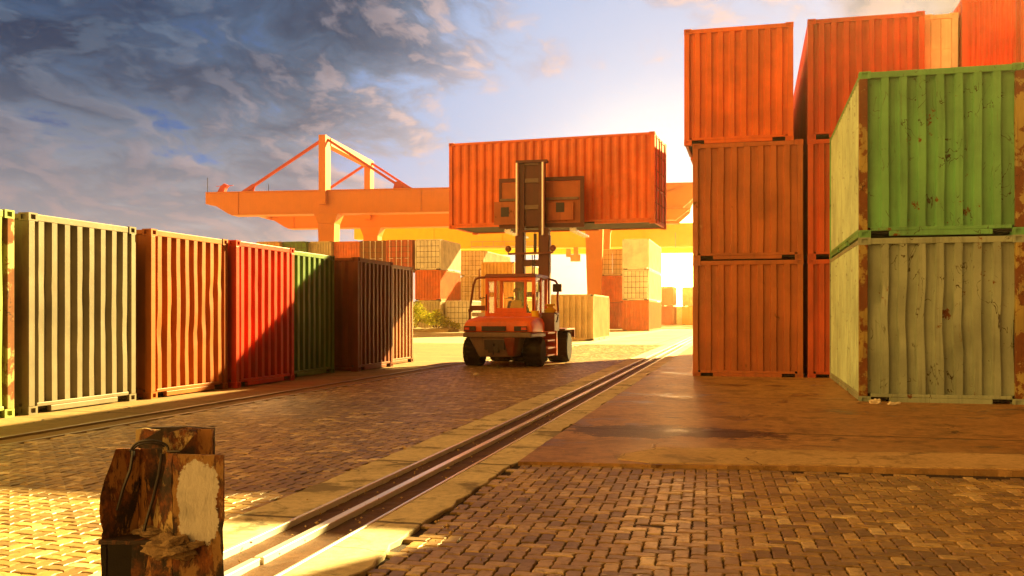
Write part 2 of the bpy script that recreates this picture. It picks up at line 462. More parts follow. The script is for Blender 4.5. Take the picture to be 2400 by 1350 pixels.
GX = [(-12.5, 136, 0, REDBROWN, 'brown container low in the farthest stack beside the glowing one'), (-12.5, 136, 1, ORANGE2, 'brown container on top in the farthest stack beside the glowing one'),
      (-11.2, 146, 0, WHITE, 'white container at ground level in the farthest row'), (-9.6, 139, 0, YELLOW, 'yellow container at ground level in the farthest row'),
      (-9.6, 139, 1, WHITE, 'white container above the yellow one in the farthest row'), (-7.1, 138, 0, BEIGE, 'beige container on the ground in the farthest row'),
      (-7.1, 138, 1, GOLD, 'ochre container above the beige one in the farthest row'), (-4.5, 137, 0, ORANGE2, 'brown container at the end of the farthest row, by the orange stack')]
for x, y, lv, mt, lb in GX: far(lb, x, y, lv, mt, 'corr', W=1.9 if x == -12.5 else 2.3)

# ------------------------------------------------------------------ gantry cranes
def gantry(name, label, loc, mat, mat2, dark):
    t = thing(name, label, 'crane', loc, R(5.6))
    for yo in (0.0, 15.7):
        pr = [(-13.13, 14.45), (-13.13, 13.28), (-12.0, 13.05), (-10.5, 12.15), (-10.2, 12.1), (37.0, 12.1), (38.3, 13.3), (38.3, 14.45)]
        g = MB().prism(pr, yo-.8, yo+.8)
        for x in (-9.5, 10.37, 20.5, 30.0): g.box(x-.06, yo-.87, 12.06, x+.06, yo+.87, 14.52)
        g.box(-10.2, yo-.95, 12.02, 37, yo+.95, 12.098); g.box(-13.1, yo-.95, 14.452, 38.2, yo+.95, 14.52)
        g.build('girder', mat, t)
        m = MB().box(-.37, yo-1.35, 13.0, .37, yo-.885, 20.2).box(-.371, yo-.884, 14.53, .371, yo+.2, 20.15)
        m.build('mast', mat, t)
        st = MB().beam((-8.75, yo-.6, 14.55), (-.3, yo-.6, 19.75), .27, .27).prism([(-9.3, 14.5), (-7.8, 14.5), (-7.6, 15.2), (-7.9, 15.35)], yo-.64, yo-.56)
        st.build('tie_strut', mat2, t)
        st = MB().beam((.35, yo-.6, 19.8), (8.4, yo-.6, 14.6), .27, .27).prism([(7.4, 14.5), (9.6, 14.5), (8.0, 15.35), (7.6, 15.2)], yo-.64, yo-.56)
        st.build('tie_strut', mat2, t)
        for lx in (.28, 28.2):
            l = MB().hexa([(lx-.6, yo-.7, 0), (lx+.6, yo-.7, 0), (lx+.6, yo+.7, 0), (lx-.6, yo+.7, 0)],
                          [(lx-.9, yo-.9, 11.0), (lx+.9, yo-.9, 11.0), (lx+.9, yo+.9, 11.0), (lx-.9, yo+.9, 11.0)])
            l.hexa([(lx-.9, yo-.92, 11.01), (lx+.9, yo-.92, 11.01), (lx+.9, yo+.92, 11.01), (lx-.9, yo+.92, 11.01)],
                   [(lx-1.3, yo-1.0, 12.01), (lx+1.3, yo-1.0, 12.01), (lx+1.3, yo+1.0, 12.01), (lx-1.3, yo+1.0, 12.01)])
            l.build('leg', mat, t)
    MB().box(-.45, .21, 19.3, .45, 14.3, 20.1).build('top_beam', mat, t)
    for x in (-12.7, 37.8): MB().box(x-.4, .81, 13.3, x+.4, 14.89, 14.4).build('end_beam', mat, t)
    k = MB().prism([(31.5, 12.0), (31.5, 10.9), (36.3, 10.9), (37.7, 12.0)], -.7, .7).beam((33, -.75, 12.9), (37, -.75, 14.2), .1, .22)
    k.build('trolley', mat, t)
    d = MB().prism([(-12.1, 14.53), (-11.3, 14.53), (-11.2, 15.0), (-10.9, 15.3), (-11.3, 15.5), (-11.7, 15.2)], -.3, .3).beam((-12.3, 0, 15.25), (-10.4, 0, 15.3), .06, .06)
    d.build('floodlight', mat2, t)
    MB().tube([(-13.05, -.5, 14.4), (-13.05, -.5, 16.1)], .035, 6).build('antenna', dark, t)
    MB().tube([(-6.2, -.5, 14.4), (-6.2, -.5, 15.3)], .03, 6).build('antenna', dark, t)
    return t
gantry('gantry_crane', 'orange gantry crane with twin girders and a braced mast, far behind the yard', (-43.338, 92.218, 0), CRANE, CRANE_R, DARK)

t = thing('gantry_crane', 'yellow gantry crane, lower and farther away, its girder running behind the forklift mast', 'crane', (-20.872, 126.735, 0), R(5.6))
g = MB().prism([(-32.8, 13.6), (-32.8, 12.0), (-30.7, 12.0), (-29.4, 10.62), (31, 10.62), (31, 13.6)], -1, 1)
for x in (-30.7, -21.5, -12, -2.6, 7, 16): g.box(x-.06, -1.08, 10.9, x+.06, 1.08, 13.66)
g.box(-29.4, -1.2, 10.5, 31, 1.2, 10.615); g.build('girder', YELLOW, t)
g = MB().prism([(-32.8, 13.6), (-32.8, 12.0), (-30.7, 12.0), (-29.4, 10.62), (31, 10.62), (31, 13.6)], 13, 15); g.build('girder', YELLOW, t)
g = MB().box(-16.1, -2.2, 10.62, -5.2, -1.25, 10.75).box(-16.1, -2.22, 11.3, -5.2, -2.16, 11.38)
for k in range(8): g.box(-16.0+k*1.5, -2.2, 10.75, -15.94+k*1.5, -2.17, 11.3)
g.build('walkway', BEIGE, t)
for lx in (-26.5, 24.5):
    for yo in (0, 14):
        MB().hexa([(lx-.5, yo-.7, 0), (lx+.5, yo-.7, 0), (lx+.5, yo+.7, 0), (lx-.5, yo+.7, 0)],
                  [(lx-.95, yo-.95, 10.49), (lx+.95, yo-.95, 10.49), (lx+.95, yo+.95, 10.49), (lx-.95, yo+.95, 10.49)]).build('leg', YELLOW, t)
MB().box(-2.6, -1.9, 8.6, -1.3, -1.0, 9.5).box(-2.2, -1.7, 9.5, -1.6, -1.1, 10.5).box(-3.2, -1.8, 9.2, -2.6, -1.1, 10.3).build('hoist', GOLD, t)
MB().tube([(-5.6, -1.3, 10.5), (-5.6, -1.3, 11.9)], .05, 6).box(-6.2, -1.7, 10.28, -5.0, -.9, 10.44).build('floodlight', BEIGE, t)
MB().tube([(11.2, -1.3, 10.3), (11.2, -1.3, 12.3)], .05, 6).build('floodlight', BEIGE, t)

# ------------------------------------------------------------------ forklift truck (faces away, +Y)
FX, FY = -6.62, 25.75
t = thing('forklift_truck', 'orange forklift truck seen from behind with a glazed cab, lifting a container', 'forklift', (FX, FY, 0))
def wheel(x, y, r, w):
    o = MB().lathe([(-w/2, r*.62), (-w/2, r*.86), (-w*.38, r*.97), (-w*.2, r), (w*.2, r), (w*.38, r*.97), (w/2, r*.86), (w/2, r*.62)], (0, 0, 0), 'x', 30)
    for k in range(20):
        a = 2*pi*k/20
        for sg in (-1, 1):
            p = Vector((sg*w*.22, cos(a)*r, sin(a)*r)); q = Vector((sg*w*.47, cos(a+.1)*r*.93, sin(a+.1)*r*.93))
            o.beam(p, q, .05, .03, up=(0, cos(a), sin(a)))
    wh = o.build('wheel', TYRE, t, smooth=40, loc=(x, y, r))
    rim = MB().lathe([(-w*.42, r*.2), (-w*.3, r*.6), (w*.3, r*.6), (w*.42, r*.2)], (0, 0, 0), 'x', 20).build('rim', FORK, wh, smooth=30)
for x in (-.93, .80): wheel(x, 0, .41, .5)
for x in (-.88, .96): wheel(x, 2.75, .47, .62)
for x in (-.32, .32): wheel(x, 2.75, .47, .5)
# counterweight upper shell: rounded, sloping top
def shell(rows):
    vs = []; fs = []; n = None
    for (y, prof) in rows:
        n = len(prof); vs += [(x, y, z) for x, z in prof]
    for i in range(len(rows)-1):
        for k in range(n):
            fs.append((i*n+k, i*n+(k+1) % n, (i+1)*n+(k+1) % n, (i+1)*n+k))
    fs += [tuple(range(n)), tuple(range(len(rows)*n-1, (len(rows)-1)*n-1, -1))]
    return MB().add(vs, fs)
def cs(hw, z0, z1, c=.1, cx=.02): return [(cx-hw, z0), (cx+hw, z0), (cx+hw, z1-c*1.6), (cx+hw-c*.5, z1-c*.5), (cx+hw-c*1.8, z1), (cx-hw+c*1.8, z1), (cx-hw+c*.5, z1-c*.5), (cx-hw, z1-c*1.6)]
shell([(-1.12, cs(.90, .98, 1.16, .06)), (-1.08, cs(.96, .97, 1.26, .1)), (-.9, cs(.98, .96, 1.34, .12)), (-.3, cs(.98, .96, 1.39, .12)), (.5, cs(.95, .96, 1.39, .12))]).build('engine_hood', FORK, t, smooth=35, bevel=.02)
shell([(-1.16, cs(.95, .83, .965, .03)), (-.3, cs(1.0, .83, .955, .03)), (.45, cs(1.0, .83, .955, .03))]).build('counterweight_band', GREY, t, bevel=.02)
g = MB()
for x0, x1 in ((-.9, -.58), (-.40, .26), (.50, .84)): g.box(x0, -1.175, 1.0, x1, -1.118, 1.13)
g.build('grille', BLACK, t)
MB().box(.70, -1.19, 1.03, .84, -1.176, 1.10).build('tail_light', LAMPRED, t)
MB().box(-.88, -1.19, 1.03, -.74, -1.176, 1.10).build('tail_light', LAMPRED, t)
# lower counterweight, tapering down
MB().hexa([(-.52, -1.0, .30), (.42, -1.0, .30), (.42, .2, .30), (-.52, .2, .30)], [(-.78, -1.1, .828), (.50, -1.1, .828), (.50, .3, .828), (-.78, .3, .828)]).build('counterweight', GREY, t, bevel=.03)
MB().hexa([(.30, -1.06, .34), (.44, -1.06, .34), (.42, -.6, .34), (.30, -.6, .34)], [(.20, -1.16, .827), (.52, -1.16, .827), (.52, -.6, .827), (.20, -.6, .827)]).build('counterweight', FORK_D, t, bevel=.02)
MB().box(-.22, -1.16, .42, .06, -1.02, .60).tube([(-.08, -1.14, .36), (-.08, -1.14, .66)], .025, 8).build('tow_hitch', BLACK, t)
MB().box(-.34, -1.13, .5, .22, -1.03, .76).build('hitch_recess', BLACK, t)
MB().box(-.7, .0, .32, .7, 2.9, .62).build('chassis', FORK_D, t)
MB().tube([(-.9, 0, .41), (.9, 0, .41)], .11, 10).build('axle', BLACK, t)
MB().tube([(-1.0, 2.75, .47), (1.0, 2.75, .47)], .13, 10).build('axle', BLACK, t)
# fenders and steps on the right side
MB().box(.62, 1.75, .98, 1.32, 3.35, 1.03).box(.62, 3.30, .75, 1.32, 3.36, .98).build('fender', FORK_D, t, bevel=.01)
MB().box(-1.32, 1.75, .98, -.62, 3.35, 1.03).box(-1.32, 3.30, .75, -.62, 3.36, .98).build('fender', FORK_D, t, bevel=.01)
g = MB().box(.66, .55, .25, .70, 1.7, .97).box(.70, 1.60, .25, 1.10, 1.70, .97)
for z in (.26, .47, .68, .90): g.box(.70, .56, z, 1.06, 1.598, z+.04)
g.build('step', FORK, t)
g = MB().box(-.70, .55, .25, -.66, 1.7, .97).box(-1.10, 1.60, .25, -.70, 1.70, .97)
for z in (.26, .47, .68, .90): g.box(-1.06, .56, z, -.70, 1.598, z+.04)
g.build('step', FORK, t)
# cab
CX0, CX1, CY0, CY1, CZ0, CZ1 = -.70, .76, .25, 1.95, 1.36, 2.60
g = MB()
for x in (CX0, CX1-.10):
    g.box(x, CY0, CZ0, x+.10, CY0+.10, CZ1-.10); g.box(x, CY1-.09, 1.0, x+.10, CY1, CZ1-.10)
    g.box(x+.002, CY0+.10, CZ0, x+.098, CY1-.09, CZ0+.12); g.box(x+.02, 1.15, CZ0+.12, x+.08, 1.22, CZ1-.10)
g.box(CX0+.1, CY0+.003, CZ0, CX1-.1, CY0+.097, CZ0+.13); g.box(CX0+.1, CY0+.002, CZ1-.2, CX1-.1, CY0+.09, CZ1-.10)
for x in (CX0+.26, CX1-.33): g.box(x, CY0+.01, CZ0+.13, x+.07, CY0+.09, CZ1-.2)
g.box(CX0+.33, CY0+.012, CZ0+.13, CX1-.33, CY0+.088, CZ0+.27)
g.box(CX0+.1, CY1-.085, CZ1-.18, CX1-.1, CY1-.005, CZ1-.10)
g.build('cab_frame', FORK, t, bevel=.012)
MB().hexa([(CX0-.03, CY0-.05, CZ1-.098), (CX1+.03, CY0-.05, CZ1-.098), (CX1+.03, CY1+.12, CZ1-.098), (CX0-.03, CY1+.12, CZ1-.098)],
          [(CX0+.02, CY0, CZ1), (CX1-.02, CY0, CZ1), (CX1-.02, CY1+.05, CZ1), (CX0+.02, CY1+.05, CZ1)]).build('cab_roof', FORK_D, t, bevel=.015)
MB().box(CX0+.1, CY0+.04, CZ0+.13, CX1-.1, CY0+.046, CZ1-.2).build('rear_window', GLASS, t)
for x in (CX0+.045, CX1-.05): MB().box(x, CY0+.1, CZ0+.12, x+.006, CY1-.09, CZ1-.1).build('side_window', GLASS, t)
MB().box(CX0+.1, CY1-.05, 1.2, CX1-.1, CY1-.044, CZ1-.18).build('windscreen', GLASS, t)
MB().box(-.64, .5, .965, .68, 1.94, .985).build('cab_floor', BLACK, t)
MB().box(-.2, .62, 1.2, .3, 1.1, 1.30).box(-.2, .54, 1.24, .3, .62, 1.62).build('seat', BLACK, t, bevel=.03)
MB().box(-.22, .5, .985, .32, 1.1, 1.2).build('seat_box', GREY, t)
ring = [(.05+.19*cos(a), 1.52+.07*sin(a), 1.68+.16*sin(a)) for a in [2*pi*k/18 for k in range(19)]]
sw = MB().tube(ring, .016, 6, False).tube([(.05, 1.52, 1.68), (.05, 1.72, 1.2)], .03, 8)
sw.build('steering_wheel', BLACK, t)
MB().hexa([(-.3, 1.65, .985), (.4, 1.65, .985), (.4, 1.9, .985), (-.3, 1.9, .985)], [(-.2, 1.7, 1.45), (.35, 1.7, 1.45), (.35, 1.9, 1.55), (-.2, 1.9, 1.55)]).build('dashboard', BLACK, t)
# curved guard on the left, bracket and mirror on the right
gp = [(CX0, .32, 2.50), (-.90, .3, 2.50), (-1.0, .3, 2.45), (-1.06, .3, 2.30), (-1.12, .3, 1.9), (-1.17, .3, 1.5), (-1.17, .3, 1.32), (-1.30, .28, 1.02), (-1.05, .25, 1.0)]
MB().tube(gp, .035, 8).build('guard_rail', FORK_D, t, smooth=50)
MB().box(-1.17, .26, 1.56, CX0, .34, 1.70).box(-1.2, .24, 1.52, -1.1, .36, 1.6).build('guard_bracket', FORK_D, t)
sgn = MB().box(-1.10, .28, 1.39, CX0-.02, .30, 1.50).build('number_plate', WHITE, t)
def glyph(name, ch, size, loc, rot, m, parent):
    c = bpy.data.curves.new(name, 'FONT'); c.body = ch; c.size = size; c.extrude = .002; c.align_x = 'CENTER'
    o = bpy.data.objects.new(name, c); COL.objects.link(o); bpy.context.view_layer.update()
    me = bpy.data.meshes.new_from_object(o.evaluated_get(bpy.context.evaluated_depsgraph_get())); bpy.data.objects.remove(o)
    o = bpy.data.objects.new(name, me); COL.objects.link(o); o.location = loc; o.rotation_euler = rot; me.materials.clear(); me.materials.append(m); o.parent = parent
    return o
glyph('numeral', '1', .085, (-.93, .278, 1.415), (R(90), 0, 0), BLACK, sgn)
gp = [(CX1, 1.9, 2.52), (CX1+.2, 2.1, 2.45), (CX1+.28, 2.15, 2.3), (CX1+.26, 2.1, 1.9), (CX1+.3, 2.05, 1.45)]
MB().tube(gp, .035, 8).build('guard_rail', FORK_D, t, smooth=50)
MB().box(CX1+.13, 2.0, 2.12, CX1+.40, 2.1, 2.36).build('mirror', BLACK, t, bevel=.02)
MB().box(CX1+.06, .78, .97, CX1+.44, 1.5, 1.5).build('tool_box', FORK_D, t, bevel=.02)
MB().tube([(CX1-.03, .35, 1.05), (CX1-.03, .35, 1.55)], .12, 14).build('gas_bottle', YELLOW, t, smooth=40, bevel=.02)
MB().lathe([(0, .17), (.08, .19), (.1, .15), (.16, .07), (.22, .16), (.25, .15)], (CX1+.25, 1.1, 1.50), 'z', 16).build('air_intake', YELLOW, t, smooth=40)
MB().tube([(CX1+.42, .85, 1.5), (CX1+.55, .8, 1.42), (CX1+.5, .78, 1.22)], .02, 6).build('hose', BLACK, t)
MB().tube([(-.12, 1.2, 2.58), (-.12, 1.2, 2.86)], .018, 8).build('exhaust_pipe', CHROME, t)
for x in (.05, .12): MB().tube([(x, 2.95, .9), (x+.02, 2.93, 2.2), (x, 2.97, 3.3)], .016, 6).build('hose', BLACK, t)
MB().box(-.62, -.2, 1.39, .66, .2, 1.412).build('hood_lid', FORK, t, bevel=.006)
for x in (-.66, .70): MB().tube([(x, .30, 1.55), (x, .22, 1.58), (x, .22, 2.0), (x, .30, 2.03)], .014, 6).build('grab_handle', BLACK, t)
# mast
MY = 2.95
for x0, s in ((-.47, 1), (.35, -1)):
    MB().box(x0, MY, .3, x0+.22, MY+.28, 4.12).box(x0-.03*s if s > 0 else x0+.2, MY+.04, 1.2, x0+.03 if s > 0 else x0+.25, MY+.24, 3.9).build('mast_rail', MASTM, t)
g = MB().box(-.55, MY-.03, 4.0, .62, MY+.10, 4.07).box(-.249, MY+.02, 2.95, .349, MY+.2, 3.15).box(-.249, MY+.02, 2.0, .349, MY+.2, 2.15)
g.build('mast_crossbar', MASTM, t)
for x in (-.40, .24):
    MB().box(x, MY+.05, 1.4, x+.19, MY+.27, 6.15).build('inner_mast_rail', MASTM, t)
for z0, z1 in ((5.55, 5.68), (4.72, 4.85), (6.1, 6.2)):
    MB().box(-.2, MY+.06, z0, .235, MY+.2, z1).build('inner_crossbar', GREY, t)
MB().box(-.47, MY-.02, 6.16, .52, MY+.27, 6.24).build('mast_cap', MASTM, t)
for x in (-.425, .40):
    MB().tube([(x, MY-.03, 3.9), (x, MY-.03, 6.16)], .04, 10).build('lift_cylinder', CHROME, t, smooth=50)
MB().box(-.2, MY+.1, 4.2, .24, MY+.14, 6.1).build('mast_plate', MASTM, t)
MB().tube([(.14, MY+.0, 3.2), (.14, MY, 4.05)], .012, 6).box(.10, MY-.02, 3.35, .19, MY+.04, 3.95).build('lift_chain', BLACK, t)
MB().beam((-.70, MY-.06, 3.33), (.72, MY-.06, 3.36), .06, .06).build('lamp_bar', FORK_D, t)
for x in (-.70, .72):
    l = MB().lathe([(-.08, .07), (0, .10), (.05, .095)], (x, MY-.06, 3.49), 'y', 16).box(x-.02, MY-.08, 3.36, x+.02, MY-.04, 3.44).build('work_lamp', FORK_D, t)
    MB().lathe([(0, .085), (.012, .08)], (x, MY-.007, 3.49), 'y', 16).build('lens', LAMPCLR, l)
# carriage, backrest and forks under the container
CY = MY+.34
MB().box(-1.1, CY, 5.62, 1.62, CY+.08, 5.74).box(-1.1, CY+.001, 4.3, -1.02, CY+.079, 5.62).box(1.5, CY+.001, 4.3, 1.62, CY+.079, 5.62).box(-1.1, CY, 4.16, 1.62, CY+.08, 4.3).build('load_backrest', MASTM, t)
MB().box(-1.02, CY+.02, 4.3, 1.5, CY+.06, 5.6).build('carriage_plate', ORANGE2, t)
for x0, x1, z0, z1 in ((-1.25, -.52, 4.28, 5.0), (.48, 1.30, 4.38, 4.95)):
    b = MB().box(x0, CY-.06, z0, x1, CY-.004, z1).build('side_shift_block', ORANGE2, t, bevel=.01)
    c = (x0+x1)/2; MB().box(c-.14, CY-.068, z0+.25, c+.12, CY-.061, z0+.55).build('opening', BLACK, b)
MB().box(-1.05, CY-.05, 5.02, 1.45, CY-.006, 5.10).build('carriage_bar', GREY, t)
for x in (-.95, 1.15):
    MB().box(x, CY+.1, 4.05, x+.2, CY+.18, 5.2).box(x, CY+.18, 4.05, x+.2, CY+2.6, 4.11).build('fork', STEEL, t)

# ---- driver, seated, facing away
def skin_body(name, joints, edges, m, parent=None, loc=(0, 0, 0), root=0):
    me = bpy.data.meshes.new(name); me.from_pydata([j[0] for j in joints], edges, []); o = bpy.data.objects.new(name, me); COL.objects.link(o)
    o.location = loc
    if parent is not None: o.parent = parent
    o.modifiers.new('skin', 'SKIN').use_smooth_shade = True
    sv = me.skin_vertices[0].data if me.skin_vertices else None
    if sv is None:
        me.attributes  # layer is made with the modifier
    for i, j in enumerate(joints):
        me.skin_vertices[0].data[i].radius = j[1] if isinstance(j[1], tuple) else (j[1], j[1])
    me.skin_vertices[0].data[root].use_root = True
    sb = o.modifiers.new('sub', 'SUBSURF'); sb.levels = 1; sb.render_levels = 2
    me.materials.append(m); return o
SKIN = plain('skin', (.25, .12, .06), .55, 0, .12, 30, 0)
CLOTH = plain('dark work shirt', (.16, .08, .04), .85, 0, .25, 30, .2)
VEST = plain('safety vest yellow', (.90, .55, .05), .8, 0, .15, 30, .2)
CAPM = plain('cap cloth', (.40, .26, .14), .85, 0, .2, 30, .2)
person = thing('person', 'driver in a cap and a yellow vest seated in the forklift cab, seen from behind', 'person', (FX+.08, FY+.86, 1.30))
J = [((0, 0, .08), (.15, .12)), ((0, -.02, .28), (.15, .11)), ((0, 0, .46), (.17, .11)), ((0, .01, .55), (.07, .07)), ((0, .02, .62), (.055, .06)), ((0, .03, .70), (.075, .09)), ((0, .03, .79), (.075, .09)), ((0, .03, .85), (.05, .06)), ((0, .13, .72), .015),
     ((-.19, 0, .48), .065), ((-.27, .12, .26), .05), ((-.20, .40, .34), .038), ((-.19, .47, .36), .035),
     ((.19, 0, .48), .065), ((.27, .12, .26), .05), ((.20, .40, .34), .038), ((.19, .47, .36), .035),
     ((-.11, .06, .06), .09), ((-.14, .42, .09), .075), ((-.15, .50, -.25), .05), ((-.15, .60, -.29), .035),
     ((.11, .06, .06), .09), ((.14, .42, .09), .075), ((.15, .50, -.25), .05), ((.15, .60, -.29), .035)]
ED = [(0,1),(1,2),(2,3),(3,4),(4,5),(5,6),(6,7),(5,8),(2,9),(9,10),(10,11),(11,12),(2,13),(13,14),(14,15),(15,16),(0,17),(17,18),(18,19),(19,20),(0,21),(21,22),(22,23),(23,24)]
for hb, sg in ((12, 1), (16, -1)):
    for k in range(4):
        n = len(J); bx = J[hb][0]
        J.append(((bx[0]+sg*(.012*k-.01), bx[1]+.045, bx[2]+.03-.018*k), .010)); J.append(((bx[0]+sg*(.012*k+.012), bx[1]+.065+.004*(k % 2), bx[2]+.005-.018*k), .009))
        ED += [(hb, n), (n, n+1)]
    n = len(J); J.append(((bx[0]+sg*.035, bx[1]+.01, bx[2]+.03), .011)); J.append(((bx[0]+sg*.05, bx[1]+.035, bx[2]+.035), .009)); ED += [(hb, n), (n, n+1)]
bd = skin_body('body', J, ED, SKIN, person)
def ringloft(rings, n=20):
    vs = []; fs = []
    for (z, cy, rx, ry) in rings:
        for k in range(n):
            a = 2*pi*k/n; vs.append((rx*cos(a), cy+ry*sin(a), z))
    for i in range(len(rings)-1):
        for k in range(n): fs.append((i*n+k, i*n+(k+1) % n, (i+1)*n+(k+1) % n, (i+1)*n+k))
    fs += [tuple(range(n-1, -1, -1)), tuple(range((len(rings)-1)*n, len(rings)*n))]
    return MB().add(vs, fs)
ringloft([(.02, 0, .19, .15), (.2, -.02, .185, .145), (.36, -.01, .20, .145), (.47, 0, .20, .13), (.53, 0, .15, .10), (.56, .01, .09, .08)]).build('vest', VEST, person, smooth=60)
for s in (-1, 1):
    MB().tube([(s*.17, 0, .50), (s*.27, .12, .26), (s*.215, .34, .32)], [.085, .07, .055], 12).build('sleeve', CLOTH, person, smooth=60)
ringloft([(.79, .03, .105, .12), (.84, .03, .11, .125), (.89, .03, .085, .095), (.915, .03, .03, .035)]).build('cap', CAPM, person, smooth=60)
MB().prism([(-.10, .12), (.10, .12), (.085, .20), (0, .23), (-.085, .20)], .79, .805, 'xy').build('cap_brim', CAPM, person)

# ------------------------------------------------------------------ ground, paving, rails
def concrete(name, c1, c2, stain=.4, joints=None, scale=1.0, cracks=True, wet=False):
    m, t, bs = new_mat(name); v = coords(t, False); x, y, z = t.sep(v)
    n = t.noise(v, .55*scale, 8, .65); n2 = t.noise(v, 7*scale, 8, .7)
    base = t.mix(t.ramp(n, .3, .7), c1, c2)
    base = t.mix(t.m('MULTIPLY', t.ramp(n2, .40, .66), .75 if wet else .5), base, tuple(c*.42 for c in c1))
    grain = t.noise(v, 90, 3, .7)
    base = t.mix(t.m('MULTIPLY', grain, .35), base, tuple(min(1, c*1.5) for c in c2))
    sx = t.noise(t.scale(v, (.9, 1.0, 1)), .9*scale, 8, .7, .4)
    base = t.mix(t.m('MULTIPLY', t.ramp(sx, .52, .62), stain), base, tuple(c*.32 for c in c1))
    spots = t.ramp(t.noise(v, 16, 5, .7), .68, .74)
    base = t.mix(t.m('MULTIPLY', spots, .7), base, tuple(c*.3 for c in c1))
    light = t.ramp(t.noise(t.scale(v, (.5, 2.2, 1)), 2.4, 7, .7), .62, .72)
    base = t.mix(t.m('MULTIPLY', light, .55), base, tuple(min(1, c*1.7) for c in c2))
    h = t.m('ADD', t.m('MULTIPLY', n2, .5), t.m('MULTIPLY', grain, .25))
    if cracks:
        vo = t.node('ShaderNodeTexVoronoi', feature='DISTANCE_TO_EDGE'); t.put(vo.inputs['Vector'], t.vm('ADD', v, t.scale(t.warp(v, 1.3), (.9, .9, 0))))
        vo.inputs['Scale'].default_value = .33*scale
        ck = t.m('MULTIPLY', t.m('SUBTRACT', 1.0, t.ramp(vo.outputs['Distance'], .002, .008)), t.ramp(t.noise(v, .7, 3), .45, .6))
        base = t.mix(t.m('MULTIPLY', ck, .75), base, (.03, .016, .008)); h = t.m('SUBTRACT', h, ck)
    if joints:
        for ax, per, off in joints:
            q = t.m('ABSOLUTE', t.m('SUBTRACT', t.m('FRACT', t.m('DIVIDE', t.m('ADD', (x, y)[ax], t.m('ADD', off, t.m('MULTIPLY', t.noise(v, 1.6, 4), .06))), per)), .5))
            jk = t.m('SUBTRACT', 1.0, t.ramp(q, .018/per, .036/per))
            base = t.mix(t.m('MULTIPLY', jk, .8), base, (.035, .018, .008)); h = t.m('SUBTRACT', h, t.m('MULTIPLY', jk, 2.0))
    if wet:
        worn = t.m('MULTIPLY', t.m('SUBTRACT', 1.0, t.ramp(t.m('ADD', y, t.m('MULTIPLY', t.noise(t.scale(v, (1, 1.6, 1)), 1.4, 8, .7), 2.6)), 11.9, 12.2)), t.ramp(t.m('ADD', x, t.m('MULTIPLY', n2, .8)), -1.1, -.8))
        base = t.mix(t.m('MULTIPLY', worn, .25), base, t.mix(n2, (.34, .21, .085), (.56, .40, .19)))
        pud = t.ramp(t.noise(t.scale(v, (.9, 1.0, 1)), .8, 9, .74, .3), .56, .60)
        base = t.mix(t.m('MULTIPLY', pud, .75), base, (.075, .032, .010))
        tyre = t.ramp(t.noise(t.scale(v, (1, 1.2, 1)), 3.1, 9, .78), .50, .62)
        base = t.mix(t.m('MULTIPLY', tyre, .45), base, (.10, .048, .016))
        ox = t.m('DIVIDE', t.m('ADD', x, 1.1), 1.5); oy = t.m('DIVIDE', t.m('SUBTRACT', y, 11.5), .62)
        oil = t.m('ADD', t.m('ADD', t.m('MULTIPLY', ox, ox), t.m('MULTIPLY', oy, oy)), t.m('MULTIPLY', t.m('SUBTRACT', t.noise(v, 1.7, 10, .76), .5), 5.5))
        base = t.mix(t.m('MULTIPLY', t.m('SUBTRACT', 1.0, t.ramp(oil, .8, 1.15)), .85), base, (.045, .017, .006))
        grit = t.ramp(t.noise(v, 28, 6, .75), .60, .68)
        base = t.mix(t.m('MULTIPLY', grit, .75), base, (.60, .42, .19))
        t.put(bs.inputs['Roughness'], t.m('SUBTRACT', .54, t.m('MULTIPLY', pud, .16)))
    t.put(bs.inputs['Base Color'], base)
    if not wet: t.put(bs.inputs['Roughness'], t.m('ADD', .62, t.m('MULTIPLY', n, .3)))
    bs.inputs['Specular IOR Level'].default_value = .35
    bump(t, bs, h, .6 if wet else .5, .014); return m

SOIL = concrete('dry soil', (.16, .085, .035), (.22, .13, .06), .3, None, 2.0, False)
JOINT = plain('joint grit', (.03, .014, .005), .95, 0, .6, 40, .5)
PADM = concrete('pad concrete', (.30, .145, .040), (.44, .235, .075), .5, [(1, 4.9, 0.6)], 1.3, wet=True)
STRIPM = concrete('strip concrete', (.46, .35, .18), (.72, .59, .37), .8, [(1, 2.6, .4)], 2.0)
APRON = concrete('apron concrete', (.22, .13, .05), (.31, .20, .08), .4, [(1, 5.0, .4)], 1.0)
YARDM = concrete('yard concrete', (.46, .35, .19), (.58, .46, .27), .4, [(1, 7.0, .4), (0, 7.0, 1.0)], .5, False)

def paver_mat():
    m, t, bs = new_mat('paving stone'); v = coords(t, False)
    ri = t.node('ShaderNodeNewGeometry').outputs['Random Per Island']
    c = t.cramp(ri, [(0, (.15, .082, .02)), (.3, (.28, .16, .04)), (.7, (.40, .24, .06)), (.92, (.56, .37, .12)), (1, (.78, .60, .30))])
    n = t.noise(v, 14, 8, .7); big = t.noise(v, .45, 6, .65, .6)
    c = t.mix(t.ramp(n, .44, .70), c, t.mix(.72, c, (.05, .024, .008)))
    c = t.mix(t.m('MULTIPLY', t.ramp(big, .5, .68), .55), c, (.13, .066, .026))
    rgh = t.noise(v, 70, 4, .7)
    c = t.mix(t.m('MULTIPLY', rgh, .3), c, (.50, .35, .17))
    t.put(bs.inputs['Base Color'], c); t.put(bs.inputs['Roughness'], t.m('ADD', .30, t.m('MULTIPLY', n, .36)))
    bs.inputs['Specular IOR Level'].default_value = .6
    bump(t, bs, t.m('ADD', t.m('MULTIPLY', n, .8), t.m('MULTIPLY', rgh, .4)), .45, .005); return m
PAVE = paver_mat()

def shx(X, Y): return X - .012*(Y-5)         # the right-hand crane rail drifts slightly from the left one

